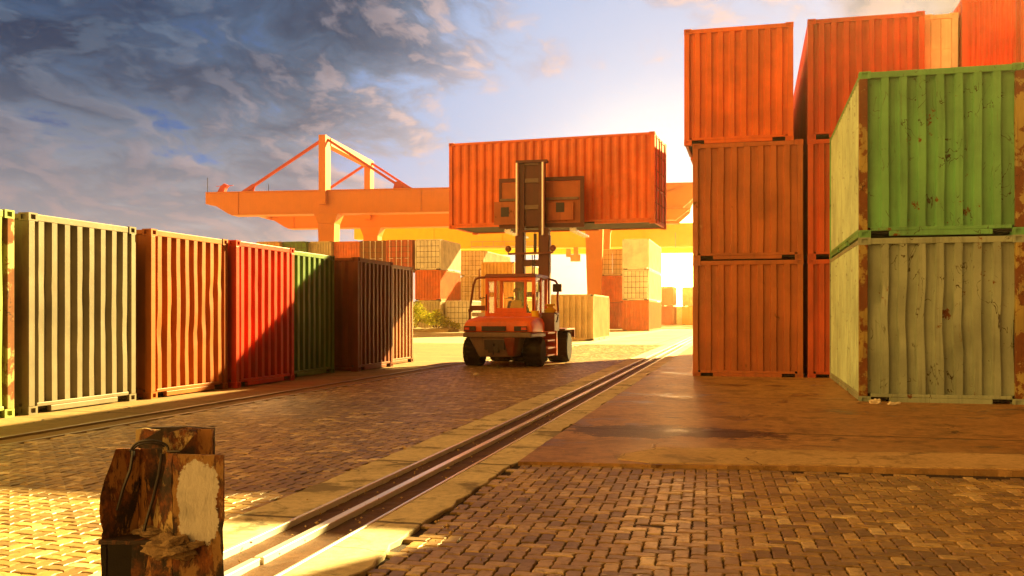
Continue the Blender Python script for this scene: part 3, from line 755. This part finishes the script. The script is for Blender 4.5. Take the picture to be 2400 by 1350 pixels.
def pavers(name, x0f, x1f, y0, y1, cell=.096, fine_to=14.0, ang=0.0):
    """interlocking blocks in a herringbone bond, each with its own wavy outline, height and tilt"""
    rnd = random.Random(11); V = []; F = []
    ca, sa = cos(ang), sin(ang)
    xmin = min(x0f(y0), x0f(y1)); xmax = max(x1f(y0), x1f(y1))
    pad = 1.0 + (xmax-xmin)*abs(sa) + (y1-y0)*abs(sa)
    i0 = int((xmin-pad)/cell); i1 = int((xmax+pad)/cell)+1; j0 = int((y0-pad)/cell); j1 = int((y1+pad)/cell)+1
    for j in range(j0, j1):
        for i in range(i0, i1):
            k = (i-j) % 4
            if k == 0: bx, by, w, d = i*cell, j*cell, 2*cell, cell
            elif k == 2: bx, by, w, d = i*cell, (j-1)*cell, cell, 2*cell
            else: continue
            cx, cy = bx+w/2, by+d/2
            wx, wy = cx*ca-cy*sa, cx*sa+cy*ca
            if not (y0 < wy < y1 and x0f(wy)+.03 < wx < x1f(wy)-.03): continue
            fine = wy < fine_to; g = .0055
            hw, hd = w/2-g, d/2-g
            if fine:
                a = .0065
                def zig(n, s): return [s*a*(1 if q % 2 else -1) for q in range(n)]
                pts = []
                nx = 4 if w > d else 2; ny = 4 if d > w else 2
                for q in range(nx): pts.append((-hw+2*hw*q/nx, -hd + (a*(1 if q % 2 else -.4) if q else 0)))
                for q in range(ny): pts.append((hw + (a*(-1 if q % 2 else .4) if q else 0), -hd+2*hd*q/ny))
                for q in range(nx): pts.append((hw-2*hw*q/nx, hd + (a*(1 if q % 2 else -.4) if q else 0)))
                for q in range(ny): pts.append((-hw + (a*(-1 if q % 2 else .4) if q else 0), hd-2*hd*q/ny))
                pts = [(px+rnd.uniform(-.003, .003), py+rnd.uniform(-.003, .003)) for px, py in pts]
            else: pts = [(-hw, -hd), (hw, -hd), (hw, hd), (-hw, hd)]
            zt = rnd.gauss(0, .0017); tx, ty = rnd.gauss(0, .009), rnd.gauss(0, .009)
            und = .008*mnoise.noise(Vector((wx*.5, wy*.5, 0)))
            n = len(V); m = len(pts); bv = .0042
            lv = ((1.0, -.035), (1.0, -.005), (1-bv*2/min(w, d)*1.2, 0.0)) if fine else ((1.0, -.02), (1.0, 0.0))
            for sc, z in lv:
                for px, py in pts:
                    qx, qy = px*sc, py*sc; X, Y = cx+qx, cy+qy
                    V.append((X*ca-Y*sa, X*sa+Y*ca, und+zt+z+(tx*qx+ty*qy if z > -.02 else 0)))
            for l in range(len(lv)-1):
                for q in range(m):
                    F.append((n+l*m+q, n+l*m+(q+1) % m, n+(l+1)*m+(q+1) % m, n+(l+1)*m+q))
            F.append(tuple(n+(len(lv)-1)*m+q for q in range(m)))
    me = bpy.data.meshes.new(name); me.from_pydata(V, [], F); me.materials.append(PAVE)
    o = bpy.data.objects.new(name, me); COL.objects.link(o); return tag(o, kind='structure')

def rag(y, s, amp): return amp*(mnoise.noise(Vector((y*.9, s, 0)))*1.0 + mnoise.noise(Vector((y*4.1, s, 3)))*.55 + mnoise.noise(Vector((y*13, s, 7)))*.25)

def slab(name, left, right, y0, y1, step, z, thick, m):
    """a long slab whose two edges are given as functions of Y"""
    n = int((y1-y0)/step); V = []; F = []
    for i in range(n+1):
        y = y0+(y1-y0)*i/n
        a, b = left(y), right(y)
        V += [(a, y, z-thick), (a, y, z-.006), (a+.008, y, z), (b-.008, y, z), (b, y, z-.006), (b, y, z-thick)]
    for i in range(n):
        for k in range(5): F.append((i*6+k, i*6+6+k, i*6+7+k, i*6+1+k))
    F += [(0, 1, 2, 3, 4, 5), tuple(n*6+q for q in (5, 4, 3, 2, 1, 0))]
    b = MB().add(V, F); o = b.build(name, m); return tag(o, kind='structure')

def sheet(name, x0, y0, x1, y1, z, m):
    o = MB().add([(x0, y0, z), (x1, y0, z), (x1, y1, z), (x0, y1, z)], [(0, 1, 2, 3)]).build(name, m); return tag(o, kind='structure')

sheet('ground', -410, -50, 310, 610, -.06, SOIL)
for xa, xb, q in ((lambda y: -7.93, lambda y: shx(-3.47, y), 46), (lambda y: shx(-2.16, y), lambda y: 9.0, 9.3)):
    gy = int(q/.16); gx = 34; V = []; F = []
    for i in range(gy+1):
        y = q*i/gy
        for k in range(gx+1):
            x = xa(y)+(xb(y)-xa(y))*k/gx
            fill = max(0.0, mnoise.noise(Vector((x*.8, y*.8, 5)))*.9 + mnoise.noise(Vector((x*3.1, y*3.1, 2)))*.5)
            V.append((x, y, -.022 + min(.017, .03*fill)))
    for i in range(gy):
        for k in range(gx): a = i*(gx+1)+k; F.append((a, a+1, a+gx+2, a+gx+1))
    tag(MB().add(V, F).build('joint_sand', JOINT, smooth=80), kind='structure')
pavers('block_paving', lambda y: shx(-2.12, y), lambda y: 8.0, .8, 9.05, ang=R(2.5))
pavers('block_paving', lambda y: -7.90, lambda y: shx(-3.50, y)+.04, 1.0, 46.0, ang=R(-3), fine_to=12)
# right pad with a broken front edge
n = 150; V = []
for i in range(n+1):
    x = -2.15 + i*(16.2/n); V.append((x, 8.78 + .135*(x+2.2) + rag(x, 5, .06)))
edge = V
V3 = [(x, y, .03) for x, y in edge] + [(x, y, -.04) for x, y in edge] + [(14.05, 60, .03), (shx(-2.12, 60), 60, .03)]
ri = []
for i in range(40): ri.append((shx(-2.12, 60-51*i/39.0)+rag(60-51*i/39.0, 2, .02), 60-51*i/39.0, .03))
top = [tuple(p) for p in V3[:n+1]] + [(14.05, 60, .03)] + ri[:-1]
pad = MB(); pad.add(top, [tuple(range(len(top)))]); pad.add(V3[:2*n+2], [(i, i+1, n+2+i, n+1+i) for i in range(n)])
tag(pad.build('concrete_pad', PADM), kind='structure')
PATCHM = concrete('patch concrete', (.42, .27, .10), (.58, .40, .18), .6, None, 2.2)
def ragged_patch(name, xs, lo, hi, z, m, seed):
    V = []; F = []; n = len(xs)
    for x in xs:
        a = lo(x); b = hi(x) + .16*mnoise.noise(Vector((x*1.3, seed, 0))) + .07*mnoise.noise(Vector((x*5, seed, 1))) + .03*mnoise.noise(Vector((x*17, seed, 2)))
        V += [(x, a, .012), (x, a+.004, z), (x, b, z), (x, b+.004, .031)]
    for i in range(n-1):
        for k in range(3): F.append((i*4+k, i*4+4+k, i*4+5+k, i*4+1+k))
    F += [(0, 1, 2, 3), tuple((n-1)*4+q for q in (3, 2, 1, 0))]
    return tag(MB().add(V, F).build(name, m), kind='structure')
ragged_patch('concrete_patch', [-1.25 + .05*i for i in range(260)], lambda x: 8.83 + .135*(x+2.2) + rag(x, 5, .06) + max(0, .5*(-.9-x)), lambda x: 10.15 + .1*x - max(0, 1.8*(-.95-x)), .038, PATCHM, 4)
slab('concrete_strip', lambda y: shx(-3.50, y)+rag(y, 1, .03), lambda y: shx(-3.075, y), 1.0, 120, .12 if True else 1, .012, .06, STRIPM)
slab('concrete_strip', lambda y: shx(-2.475, y), lambda y: shx(-2.13, y)+rag(y, 8, .085), 2.6, 120, .12, .016, .06, STRIPM)
# rail bed
V = []; F = []; ny = 500; nx = 8
for i in range(ny+1):
    y = 1.0 + 119*(i/ny)**1.6
    for k in range(nx+1):
        x = shx(-3.08, y) + .62*k/nx
        V.append((x, y, -.028 + .010*mnoise.noise(Vector((x*9, y*9, 0))) + .006*mnoise.noise(Vector((x*30, y*30, 1)))))
for i in range(ny):
    for k in range(nx): a = i*(nx+1)+k; F.append((a, a+1, a+nx+2, a+nx+1))
BEDM = concrete('rail bed dirt', (.07, .026, .007), (.12, .048, .013), .35, None, 5.0, False)
tag(MB().add(V, F).build('rail_bed', BEDM), kind='structure')
def rail(mb, X, w, y0, y1, z0, z1, f=shx, off=0):
    n = 12; vs = []; fs = []
    for i in range(n+1):
        y = y0+(y1-y0)*i/n; x = f(X, y)+off
        vs += [(x-w/2, y, z0), (x-w/2, y, z1-.004), (x-w/2+.004, y, z1), (x+w/2-.004, y, z1), (x+w/2, y, z1-.004), (x+w/2, y, z0)]
    for i in range(n):
        for k in range(5): fs.append((i*6+k, i*6+6+k, i*6+7+k, i*6+1+k))
    fs += [(0, 1, 2, 3, 4, 5), tuple(n*6+q for q in (5, 4, 3, 2, 1, 0))]
    return mb.add(vs, fs)
tr = thing('crane_rail', 'polished crane rail running up the middle of the dirt channel, between steel edges', 'rail', (0, 0, 0))
rail(MB(), -2.785, .062, 5.02, 120, -.05, .016).build('rail_head', RAILST, tr)
rail(MB(), -2.785, .058, 3.0, 5.0, -.05, .010, off=-.012).build('rail_head', RAILST, tr)
rail(MB(), -3.055, .026, 4.6, 120, -.06, .017).build('edge_angle', RAILST, tr)
rail(MB(), -2.492, .024, 4.2, 120, -.06, .019).build('edge_angle', RAILST, tr)
# left apron with its own track
st = lambda X, y: X
slab('concrete_apron', lambda y: -60.0, lambda y: -8.50, -4, 46, 2.0, .0, .05, APRON)
slab('track_infill', lambda y: -8.36, lambda y: -8.0, -4, 120, 2.0, -.012, .04, APRON)
tr = thing('tram_rail', 'dull steel rail pair sunk in the concrete in front of the left container row', 'rail', (0, 0, 0))
WORN = plain('rail brown steel', (.34, .25, .15), .4, .5, .25, 10, .15)
for X in (-8.46, -7.955): rail(MB(), X, .07, -4, 120, -.05, .006, st).build('rail_head', WORN, tr)
sheet('yard', -200, 46, shx(-3.3, 46)-.3, 420, -.002, YARDM)
sheet('yard', -200, 46, 200, 420, -.008, YARDM)

# planted mound with a bush
MOUND = concrete('mound earth', (.30, .20, .09), (.42, .29, .13), .3, None, 1.0, False)
mv = []; mf = []; rr = random.Random(4)
prof = [(0, -.05), (0, .10), (.3, .22), (1.5, .34), (3.0, .20), (3.3, -.05)]
nn = 30
for i in range(nn+1):
    x = -34 + 10.5*i/nn
    for y, z in prof: mv.append((x, y+.6*sin(i*.55)*.3, z+(.06*rr.random() if z > .15 else 0)))
for i in range(nn):
    for k in range(5): mf.append((i*6+k, i*6+6+k, i*6+7+k, i*6+1+k))
mf += [(0, 1, 2, 3, 4, 5), tuple(nn*6+q for q in (5, 4, 3, 2, 1, 0))]
mo = MB().add(mv, mf).build('earth_mound', MOUND, loc=(-1, 75.6, 0)); tag(mo, kind='structure')

def leaf_mat():
    m, t, bs = new_mat('leaf'); ri = t.node('ShaderNodeNewGeometry').outputs['Random Per Island']
    c = t.cramp(ri, [(0, (.16, .19, .012)), (.4, (.34, .34, .02)), (.75, (.55, .48, .03)), (1, (.75, .62, .06))])
    t.put(bs.inputs['Base Color'], c); bs.inputs['Roughness'].default_value = .55
    tl = t.node('ShaderNodeBsdfTranslucent'); t.put(tl.inputs[0], c); mx = t.node('ShaderNodeMixShader'); mx.inputs[0].default_value = .6
    t.l.new(bs.outputs[0], mx.inputs[1]); t.l.new(tl.outputs[0], mx.inputs[2]); t.l.new(mx.outputs[0], t.n['Material Output'].inputs[0]); return m
LEAF = leaf_mat(); BARK = plain('bark', (.12, .07, .035), .85, 0, .3, 12, .4)
def bush(label, loc, clumps, nleaf, seed):
    rnd = random.Random(seed); b = thing('bush', label, 'bush', loc, 0, 'bushes on the mound'); lf = MB(); br = MB()
    for cx, cy, cz, r in clumps:
        br.tube([(cx*.15, cy*.15, 0), (cx*.6, cy*.6, cz*.55), (cx, cy, cz)], [.07, .045, .015], 6)
        for _ in range(3):
            d = Vector((rnd.gauss(0, 1), rnd.gauss(0, 1), rnd.gauss(.3, .8))).normalized()*r*.9
            br.tube([(cx*.6, cy*.6, cz*.55), (cx+d.x, cy+d.y, cz+d.z)], [.03, .008], 5)
        for _ in range(int(nleaf*r*r)):
            d = Vector((rnd.gauss(0, 1), rnd.gauss(0, 1), rnd.gauss(0, 1))).normalized()*r*(rnd.random()**.4)*rnd.uniform(.75, 1.2)
            p = Vector((cx, cy, max(.05, cz+d.z*.9))) + Vector((d.x, d.y, 0))
            u = Vector((rnd.gauss(0, 1), rnd.gauss(0, 1), rnd.gauss(0, .6))).normalized(); w = u.orthogonal().normalized(); s = rnd.uniform(.05, .13)
            lf.add([p, p+u*s+w*s*.35, p+u*s*2, p+u*s-w*s*.35], [(0, 1, 2, 3)])
    lf.build('foliage', LEAF, b); br.build('stem', BARK, b)
bush('tall yellow green bush at the end of the brown container', (-27.9, 76.7, .25), [(-.7, 0, 1.5, .8), (.1, .2, 1.75, .75), (-.3, -.4, .8, .8), (.7, 0, 1.1, .7), (-1.4, .1, .9, .8), (-1.5, .2, 1.9, .6)], 1500, 1)
bush('lower spreading bush beside the cream container', (-26.0, 76.9, .25), [(0, 0, .9, .7), (.7, .1, .6, .55), (-.6, .1, .8, .6), (.2, -.2, 1.3, .45)], 1500, 2)
bush('small sprig of bush at the right end of the mound', (-24.6, 77.2, .25), [(0, 0, .35, .35), (.4, 0, .25, .3)], 1500, 3)

# rubble and litter scraps
def lump(name, label, loc, s, m, seed, cat='stone', parent=None, sq=(1, 1, 1), group=None):
    bm = bmesh.new(); bmesh.ops.create_icosphere(bm, subdivisions=4, radius=1)
    for v in bm.verts:
        d = 1 + .5*mnoise.noise(v.co*1.6 + Vector((seed*9.1, 0, 0))) + .3*mnoise.noise(v.co*4.1 + Vector((0, seed*5, 0))) + .12*mnoise.noise(v.co*9.7)
        v.co = Vector((v.co.x*sq[0], v.co.y*sq[1], v.co.z*sq[2]))*s*d
    me = bpy.data.meshes.new(name); bm.to_mesh(me); bm.free(); me.materials.append(m)
    o = bpy.data.objects.new(name, me); COL.objects.link(o); o.location = loc
    if parent is not None: o.parent = parent
    elif label: tag(o, label, cat, group)
    return o
CHALK = plain('pale rubble', (.72, .62, .45), .8, 0, .2, 20, .4)
for i, (x, y, s, lb) in enumerate([(1.92, 15.9, .07, 'largest pale rubble lump at the rusty post foot of the grey green container'), (2.13, 15.75, .045, 'small pale rubble chip just right of the larger lump by the grey green container'),
                                   (2.25, 15.95, .03, 'tiny pale chip farthest right by the foot of the grey green container'), (-6.3, 21.6, .05, 'pale stone lying on the paving in front of the forklift')]):
    lump('rubble_chip', lb, (x, y, s*.5 + (.03 if x > 0 else 0)), s, CHALK, i, 'stone', None, (1.3, 1, .6), 'pale chips on the ground')

gv = MB(); rg = random.Random(21)
for k in range(620):
    q = rg.random()
    if q < .35: x, y = shx(-2.1, 5)+abs(rg.gauss(0, .35)), rg.uniform(3, 16)
    elif q < .6: x, y = rg.uniform(-2, 6), 8.85+.135*rg.uniform(0, 6)+rg.gauss(0, .22)
    elif q < .8: x, y = shx(-2.78, 5)+rg.uniform(-.25, .25), rg.uniform(3, 14)
    else: x, y = rg.uniform(-8, 5), rg.uniform(3.5, 20)
    r_ = rg.uniform(.004, .013)*(1.7 if rg.random() < .1 else 1); z = .012 if x > -2.1 and y > 8.8 else 0
    pts = [(x+rg.uniform(.6, 1.2)*r_*dx_, y+rg.uniform(.6, 1.2)*r_*dy_, z+.012+rg.uniform(.5, 1)*r_*dz_) for dx_, dy_, dz_ in ((1,0,0),(0,1,0),(-1,0,0),(0,-1,0),(0,0,1),(0,0,-1))]
    gv.add(pts, [(0,1,4),(1,2,4),(2,3,4),(3,0,4),(1,0,5),(2,1,5),(3,2,5),(0,3,5)])
tag(gv.build('gravel', plain('loose grit', (.42, .27, .11), .9, 0, .6, 30, .2)), kind='stuff')

# ------------------------------------------------------------------ rusty buffer post in the foreground
def rust_paint(name, base, seed, patch=None, amount=.5):
    m, t, bs = new_mat(name); v = t.vm('ADD', coords(t, False), (seed, seed*.7, 0))
    n = t.noise(t.scale(v, (1, 1, .35)), 16, 10, .72, .4); n2 = t.noise(t.scale(v, (1, 1, .5)), 30, 8, .75); n3 = t.noise(v, 7, 6, .65)
    rust = t.cramp(n2, [(0, (.012, .005, .003)), (.4, (.05, .014, .005)), (.55, (.24, .07, .012)), (.72, (.52, .18, .026)), (1, (.62, .32, .06))])
    dark = t.mix(t.ramp(n3, .42, .6), rust, (.016, .008, .005))
    c = t.mix(t.ramp(n, amount-.03, amount+.04), base, dark)
    if patch:
        (px, pz, rx, rz), pc = patch
        x, y, z = t.sep(t.vm('ADD', coords(t, False), t.scale(t.vm('SUBTRACT', t.node('ShaderNodeTexNoise').outputs['Color'], (.5, .5, .5)), (0, 0, 0))))
        dx = t.m('DIVIDE', t.m('SUBTRACT', x, px), rx); dz = t.m('DIVIDE', t.m('SUBTRACT', z, pz), rz)
        rr = t.m('ADD', t.m('ADD', t.m('POWER', t.m('ABSOLUTE', dx), 3.0), t.m('POWER', t.m('ABSOLUTE', dz), 3.0)), t.m('MULTIPLY', t.m('SUBTRACT', t.noise(v, 13, 8, .75), .5), 3.0))
        mk = t.m('SUBTRACT', 1.0, t.ramp(rr, .92, 1.05))
        pits = t.ramp(t.noise(v, 45, 6, .7), .68, .72)
        pcol = t.mix(t.ramp(t.noise(v, 9, 6, .6), .5, .75), pc, tuple(q*.72 for q in pc))
        c = t.mix(t.m('MULTIPLY', mk, t.m('SUBTRACT', 1.0, pits)), c, pcol)
    t.put(bs.inputs['Base Color'], c); t.put(bs.inputs['Roughness'], t.m('ADD', .5, t.m('MULTIPLY', n2, .35)))
    bump(t, bs, t.m('ADD', n, t.m('MULTIPLY', n2, .8)), .9, .010); return m
P1 = rust_paint('post flange paint', (.36, .20, .06), 1.3, ((.135, .70, .080, .165), (.70, .68, .62)), .47)
P2 = rust_paint('post web paint', (.50, .36, .14), 2.7, None, .49)
P3 = rust_paint('post rust', (.44, .20, .045), 5.1, None, .45)
P4 = rust_paint('post blackened rust', (.03, .013, .006), 8.3, None, .52)
P5 = plain('post cavity shade', (.010, .006, .004), .9, 0, .4, 30, .3)  # near-black colour stands in for the shade inside the post's opening
MUD = plain('dried cement lump', (.30, .20, .10), .9, 0, .5, 34, 1.0)
post = thing('buffer_post', 'broken rusty steel post with peeling white paint and a cement clump, in the foreground', 'post', (-2.222, 3.257, 0), R(14.106))
def plate(name, outline, d0, d1, m, jag=.006, sub=9, th=.016, bend=None):
    """a solid steel plate: outline in x-z, standing at depth d0 (left end) to d1 (right end), edges eaten by rust"""
    pts = []; n = len(outline)
    for i in range(n):
        a = Vector(outline[i]); b = Vector(outline[(i+1) % n]); k = max(1, int((b-a).length/.035))
        for q in range(k):
            p = a.lerp(b, q/k); j = mnoise.noise(Vector((p.x*23, p.y*23, d0*9)))*jag + mnoise.noise(Vector((p.x*70, p.y*70, d1*9)))*jag*.6
            pts.append((p.x+j, p.y+j*.8))
    xs = [p[0] for p in pts]; xa, xb = min(xs), max(xs)
    def dep(x, z):
        e = d0 + (d1-d0)*(x-xa)/max(1e-6, xb-xa)
        return e + (bend(x, z) if bend else 0)
    vs = [(x-.38*dep(x, z), dep(x, z), z) for x, z in pts] + [(x-.38*dep(x, z), dep(x, z)+th, z) for x, z in pts]; m_ = len(pts)
    fs = [tuple(range(m_)), tuple(range(2*m_-1, m_-1, -1))] + [(i, (i+1) % m_, m_+(i+1) % m_, m_+i) for i in range(m_)]
    return MB().add(vs, fs).build(name, m, post)
plate('flange_plate', [(.038, -.03), (.232, -.03), (.234, .25), (.231, .55), (.236, .72), (.233, .88), (.17, .882), (.038, .884)], .0, .0, P1)
plate('web_plate', [(-.045, .40), (.036, .40), (.036, .883), (.022, .883), (-.005, .76), (-.03, .66), (-.036, .58)], .055, .004, P2, .008)
plate('recess_plate', [(-.125, -.03), (.03, -.03), (.03, .885), (-.125, .89)], .13, .13, P3)
plate('side_plate', [(-.24, .54), (-.10, .54), (-.095, .885), (-.15, .90), (-.19, .895), (-.205, .84), (-.232, .78), (-.243, .72), (-.243, .62)], -.005, .12, P3, .009)
plate('back_plate', [(-.10, -.03), (.215, -.03), (.215, .955), (.10, .962), (-.075, .958), (-.10, .88)], .25, .25, P4)
plate('back_flange', [(.02, .5), (.205, .5), (.205, .957), (.16, .957), (.10, .968), (.03, .948), (.018, .90)], .175, .20, P3, .007)
curl = MB(); cv = []; nq = 9
for i in range(nq):
    f = i/(nq-1); xr = .02+.115*f; zt = .945+.018*sin(f*2.4); zb = .872+.07*f*f+.01*sin(f*9)
    for th in (0, .012): cv += [(xr-.06, .12+.05*f-th, zt), (xr-.05, .085+.07*f-th, zb)]
cf = []
for i in range(nq-1):
    a = i*4; cf += [(a, a+4, a+5, a+1), (a+2, a+3, a+7, a+6), (a, a+2, a+6, a+4), (a+1, a+5, a+7, a+3)]
curl.add(cv, cf).build('torn_flap', P2, post)
curl = MB(); cv = []
for i in range(nq):
    f = i/(nq-1); xr = -.10+.085*f; zt = .958+.004*sin(f*5); zb = .90+.055*f
    for th in (0, .012): cv += [(xr-.08, .20+.02*f-th, zt), (xr-.07, .17+.04*f-th, zb)]
curl.add(cv, cf).build('torn_flap', P2, post)
MB().box(-.245, -.02, .535, -.03, .13, .552).build('ledge_plate', P4, post, bevel=.004)
plate('base_plate', [(-.262, -.03), (-.225, -.03), (-.222, .53), (-.244, .53), (-.24, .42)], .0, .0, P5, .004)
plate('brace_plate', [(-.16, -.03), (.036, -.03), (.036, .50), (-.025, .53), (-.05, .50)], .03, .006, P3, .005)
plate('cavity_shade', [(-.25, -.03), (.03, -.03), (.03, .53), (-.25, .53)], .20, .20, P5, .003)  # dark sheet set into the opening in place of its shade
lump('cement_clump', None, (.045, .0, .525), .075, MUD, 3, None, post, (1.35, .75, .62))
lump('cement_clump', None, (-.06, .06, .57), .05, MUD, 6, None, post, (1.6, .9, .35))
cb = [(-.155+.075*(1-cos(a))-.0, .07+.01*sin(3*a), .885+.045*sin(a)) for a in [pi*k/14 for k in range(15)]] + [(.01, .06, .887), (.05, .05, .888)]
MB().tube(cb, .005, 8).tube([(p[0]*.98-.006, p[1]+.012, p[2]-.012) for p in cb[:12]], .004, 8).build('cable_loop', BLACK, post, smooth=60)
MB().tube([(-.02, .045, .88), (-.028, .035, .80), (-.05, .03, .70), (-.075, .03, .62), (-.09, .03, .56)], .007, 6).build('cable', BLACK, post, smooth=60)
MB().tube([(-.135, .05, .89), (-.14, .035, .82), (-.165, .03, .75), (-.19, .03, .66)], .007, 6).build('cable', BLACK, post, smooth=60)

# ------------------------------------------------------------------ light, sky, haze
SD = Vector((.50, 1.0, .51)).normalized()
sun = bpy.data.lights.new('sun', 'SUN'); sun.energy = 5.0; sun.angle = R(.55); sun.color = (1.0, .73, .25)
so = bpy.data.objects.new('sun', sun); COL.objects.link(so); so.rotation_euler = SD.to_track_quat('Z', 'Y').to_euler()

w = bpy.data.worlds.new('World'); S.world = w; w.use_nodes = True
t = NT(w.node_tree); bg = t.n['Background']
d = t.vm('NORMALIZE', t.node('ShaderNodeTexCoord').outputs['Generated'])
dx, dy, dz = t.sep(d)
def dirn(px, py):
    f, a = 2224.44, .246201; x = (px-1200)/f; z = -(py-738.7)/f
    return tuple(Vector((x*cos(a)-sin(a), x*sin(a)+cos(a), z)).normalized())
# lateral and vertical position on the dome, measured from the bright spot on the horizon
G = dirn(1590, 640)
gl = t.m('ARCCOSINE', t.m('MINIMUM', t.vm('DOT_PRODUCT', d, G), 1.0))           # angle from the glow, radians
K = 1/2**EXPO
def C(r, g, b):
    def lin(u): u /= 255; return u/12.92 if u <= .04045 else ((u+.055)/1.055)**2.4
    return tuple(lin(u)*K for u in (r, g, b))
el = t.m('ARCSINE', dz)
# clear sky: lavender white near the glow, blue higher up and to the left
near = t.cramp(t.ramp(gl, 0.0, .62, False), [(0, (1, 1, 1)), (.15, (.92, .92, .95)), (.33, (.62, .68, .88)), (.55, (.42, .54, .82)), (.78, (.09, .25, .58)), (1, (.03, .11, .33))])
clear = t.scale(near, (K*1.0, K*1.0, K*1.0))
hor = t.m('SUBTRACT', 1.0, t.ramp(el, 0.0, .20))
clear = t.mix(t.m('MULTIPLY', hor, .82), clear, C(236, 226, 232))
# clouds on a flat layer, seen in perspective
inv = t.m('DIVIDE', 1.0, t.m('ADD', t.m('MAXIMUM', dz, 0.0), .22))
cp = t.vm('ADD', t.vm('MULTIPLY', t.xyz(t.m('MULTIPLY', dx, inv), t.m('MULTIPLY', dy, inv), 0.3), (1.5, 1.1, 1)), (7.3, 2.2, 0))
warp = t.node('ShaderNodeTexNoise'); t.put(warp.inputs['Vector'], cp); warp.inputs['Scale'].default_value = 2.2; warp.inputs['Detail'].default_value = 4
cpw = t.vm('ADD', cp, t.scale(warp.outputs['Color'], (.42, .30, 0)))
def density(p):
    return t.m('ADD', t.m('MULTIPLY', t.noise(p, 1.25, 3, .5), .50), t.m('MULTIPLY', t.noise(p, 3.6, 12, .63, .1), .72))
den0 = density(cpw); den1 = density(t.vm('ADD', cpw, (.085, .02, 0)))
left_ = t.ramp(gl, .17, .44)                                                     # clear near the glow, covered away from it
thr = t.m('ADD', den0, t.m('MULTIPLY', t.m('SUBTRACT', left_, .62), .30))
cl = t.ramp(thr, .50, .62)
thick = t.ramp(thr, .57, .74)
lit = t.ramp(t.m('SUBTRACT', den0, den1), -.01, .085)
high = t.ramp(el, .05, .28)
thin_c = t.mix(high, t.mix(left_, C(232, 212, 210), C(196, 190, 194)), t.mix(left_, C(214, 204, 222), C(104, 126, 152)))
thick_c = t.mix(high, t.mix(left_, C(214, 196, 198), C(164, 162, 172)), t.mix(left_, C(156, 164, 190), C(50, 74, 104)))
ccol = t.mix(thick, thin_c, thick_c)
edge = t.mix(t.ramp(gl, .28, .62), C(252, 214, 202), C(216, 176, 172))
edge = t.mix(t.m('MULTIPLY', high, t.ramp(gl, .35, .6)), edge, C(168, 172, 182))
ccol = t.mix(t.m('MULTIPLY', t.m('MULTIPLY', lit, .75), t.m('SUBTRACT', 1.0, t.m('MULTIPLY', thick, .45))), ccol, edge)
sky = t.mix(t.m('MULTIPLY', cl, .95), clear, ccol)
dk = t.m('MULTIPLY', t.ramp(gl, .27, .58), t.ramp(el, .03, .30))
sky = t.mix(dk, sky, t.vm('MULTIPLY', sky, (.34, .51, .70)))
# the bright low spot
glow = t.m('POWER', t.m('SUBTRACT', 1.0, t.ramp(gl, 0.0, .30, False)), 3.0)
sky = t.mix(glow, sky, C(255, 255, 250))
sky = t.vm('ADD', sky, t.scale(t.xyz(glow, glow, glow), (.25, .2, .12)))
core = t.m('POWER', t.m('SUBTRACT', 1.0, t.ramp(gl, 0.0, .11, False)), 5.0)
sky = t.vm('ADD', sky, t.scale(t.xyz(core, core, core), (70.0, 36.0, 9.0)))
# warm fill added to the unseen sky overhead and behind, brightening the stack fronts
fw = t.vm('DOT_PRODUCT', d, dirn(1200, 675))
beh = t.m('SUBTRACT', 1.0, t.ramp(fw, .70, .83))
warmn = t.mix(t.noise(cp, 1.2, 3), (.62, .31, .095), (.40, .21, .08))
fill_lobe = t.m('POWER', t.m('MAXIMUM', t.vm('DOT_PRODUCT', d, tuple(Vector((-.80, -.58, .20)).normalized())), 0.0), 5.0)
sky = t.mix(beh, sky, t.vm('ADD', t.scale(warmn, t.mix(t.ramp(t.vm('DOT_PRODUCT', d, (1, 0, 0)), -.2, .6), (.126, .116, .084), (.024, .022, .018))), t.scale(t.xyz(fill_lobe, fill_lobe, fill_lobe), (.66, .34, .070))))
# physical sky underneath it all
ns = t.node('ShaderNodeTexSky', sky_type='NISHITA'); ns.sun_disc = False; ns.sun_elevation = math.asin(SD.z); ns.sun_rotation = math.atan2(SD.x, SD.y); ns.air_density = 2.0; ns.dust_density = 4.0
sky = t.vm('ADD', sky, t.scale(ns.outputs[0], (.0006, .0005, .0004)))
t.put(bg.inputs[0], sky); bg.inputs[1].default_value = 1.0
w.cycles.sampling_method = 'MANUAL'; w.cycles.sample_map_resolution = 2048

hm = bpy.data.materials.new('haze air'); hm.use_nodes = True; t = NT(hm.node_tree); t.n.clear()
o = t.node('ShaderNodeOutputMaterial'); pv = t.node('ShaderNodeVolumePrincipled')
pv.inputs['Color'].default_value = (1.0, .82, .46, 1); pv.inputs['Density'].default_value = .0010; pv.inputs['Anisotropy'].default_value = .95
t.l.new(pv.outputs[0], o.inputs['Volume'])
hz = MB().box(-420, -60, -1.05, 320, 620, 20.9).build('haze', hm); tag(hz, kind='stuff')
hz.display_type = 'WIRE'
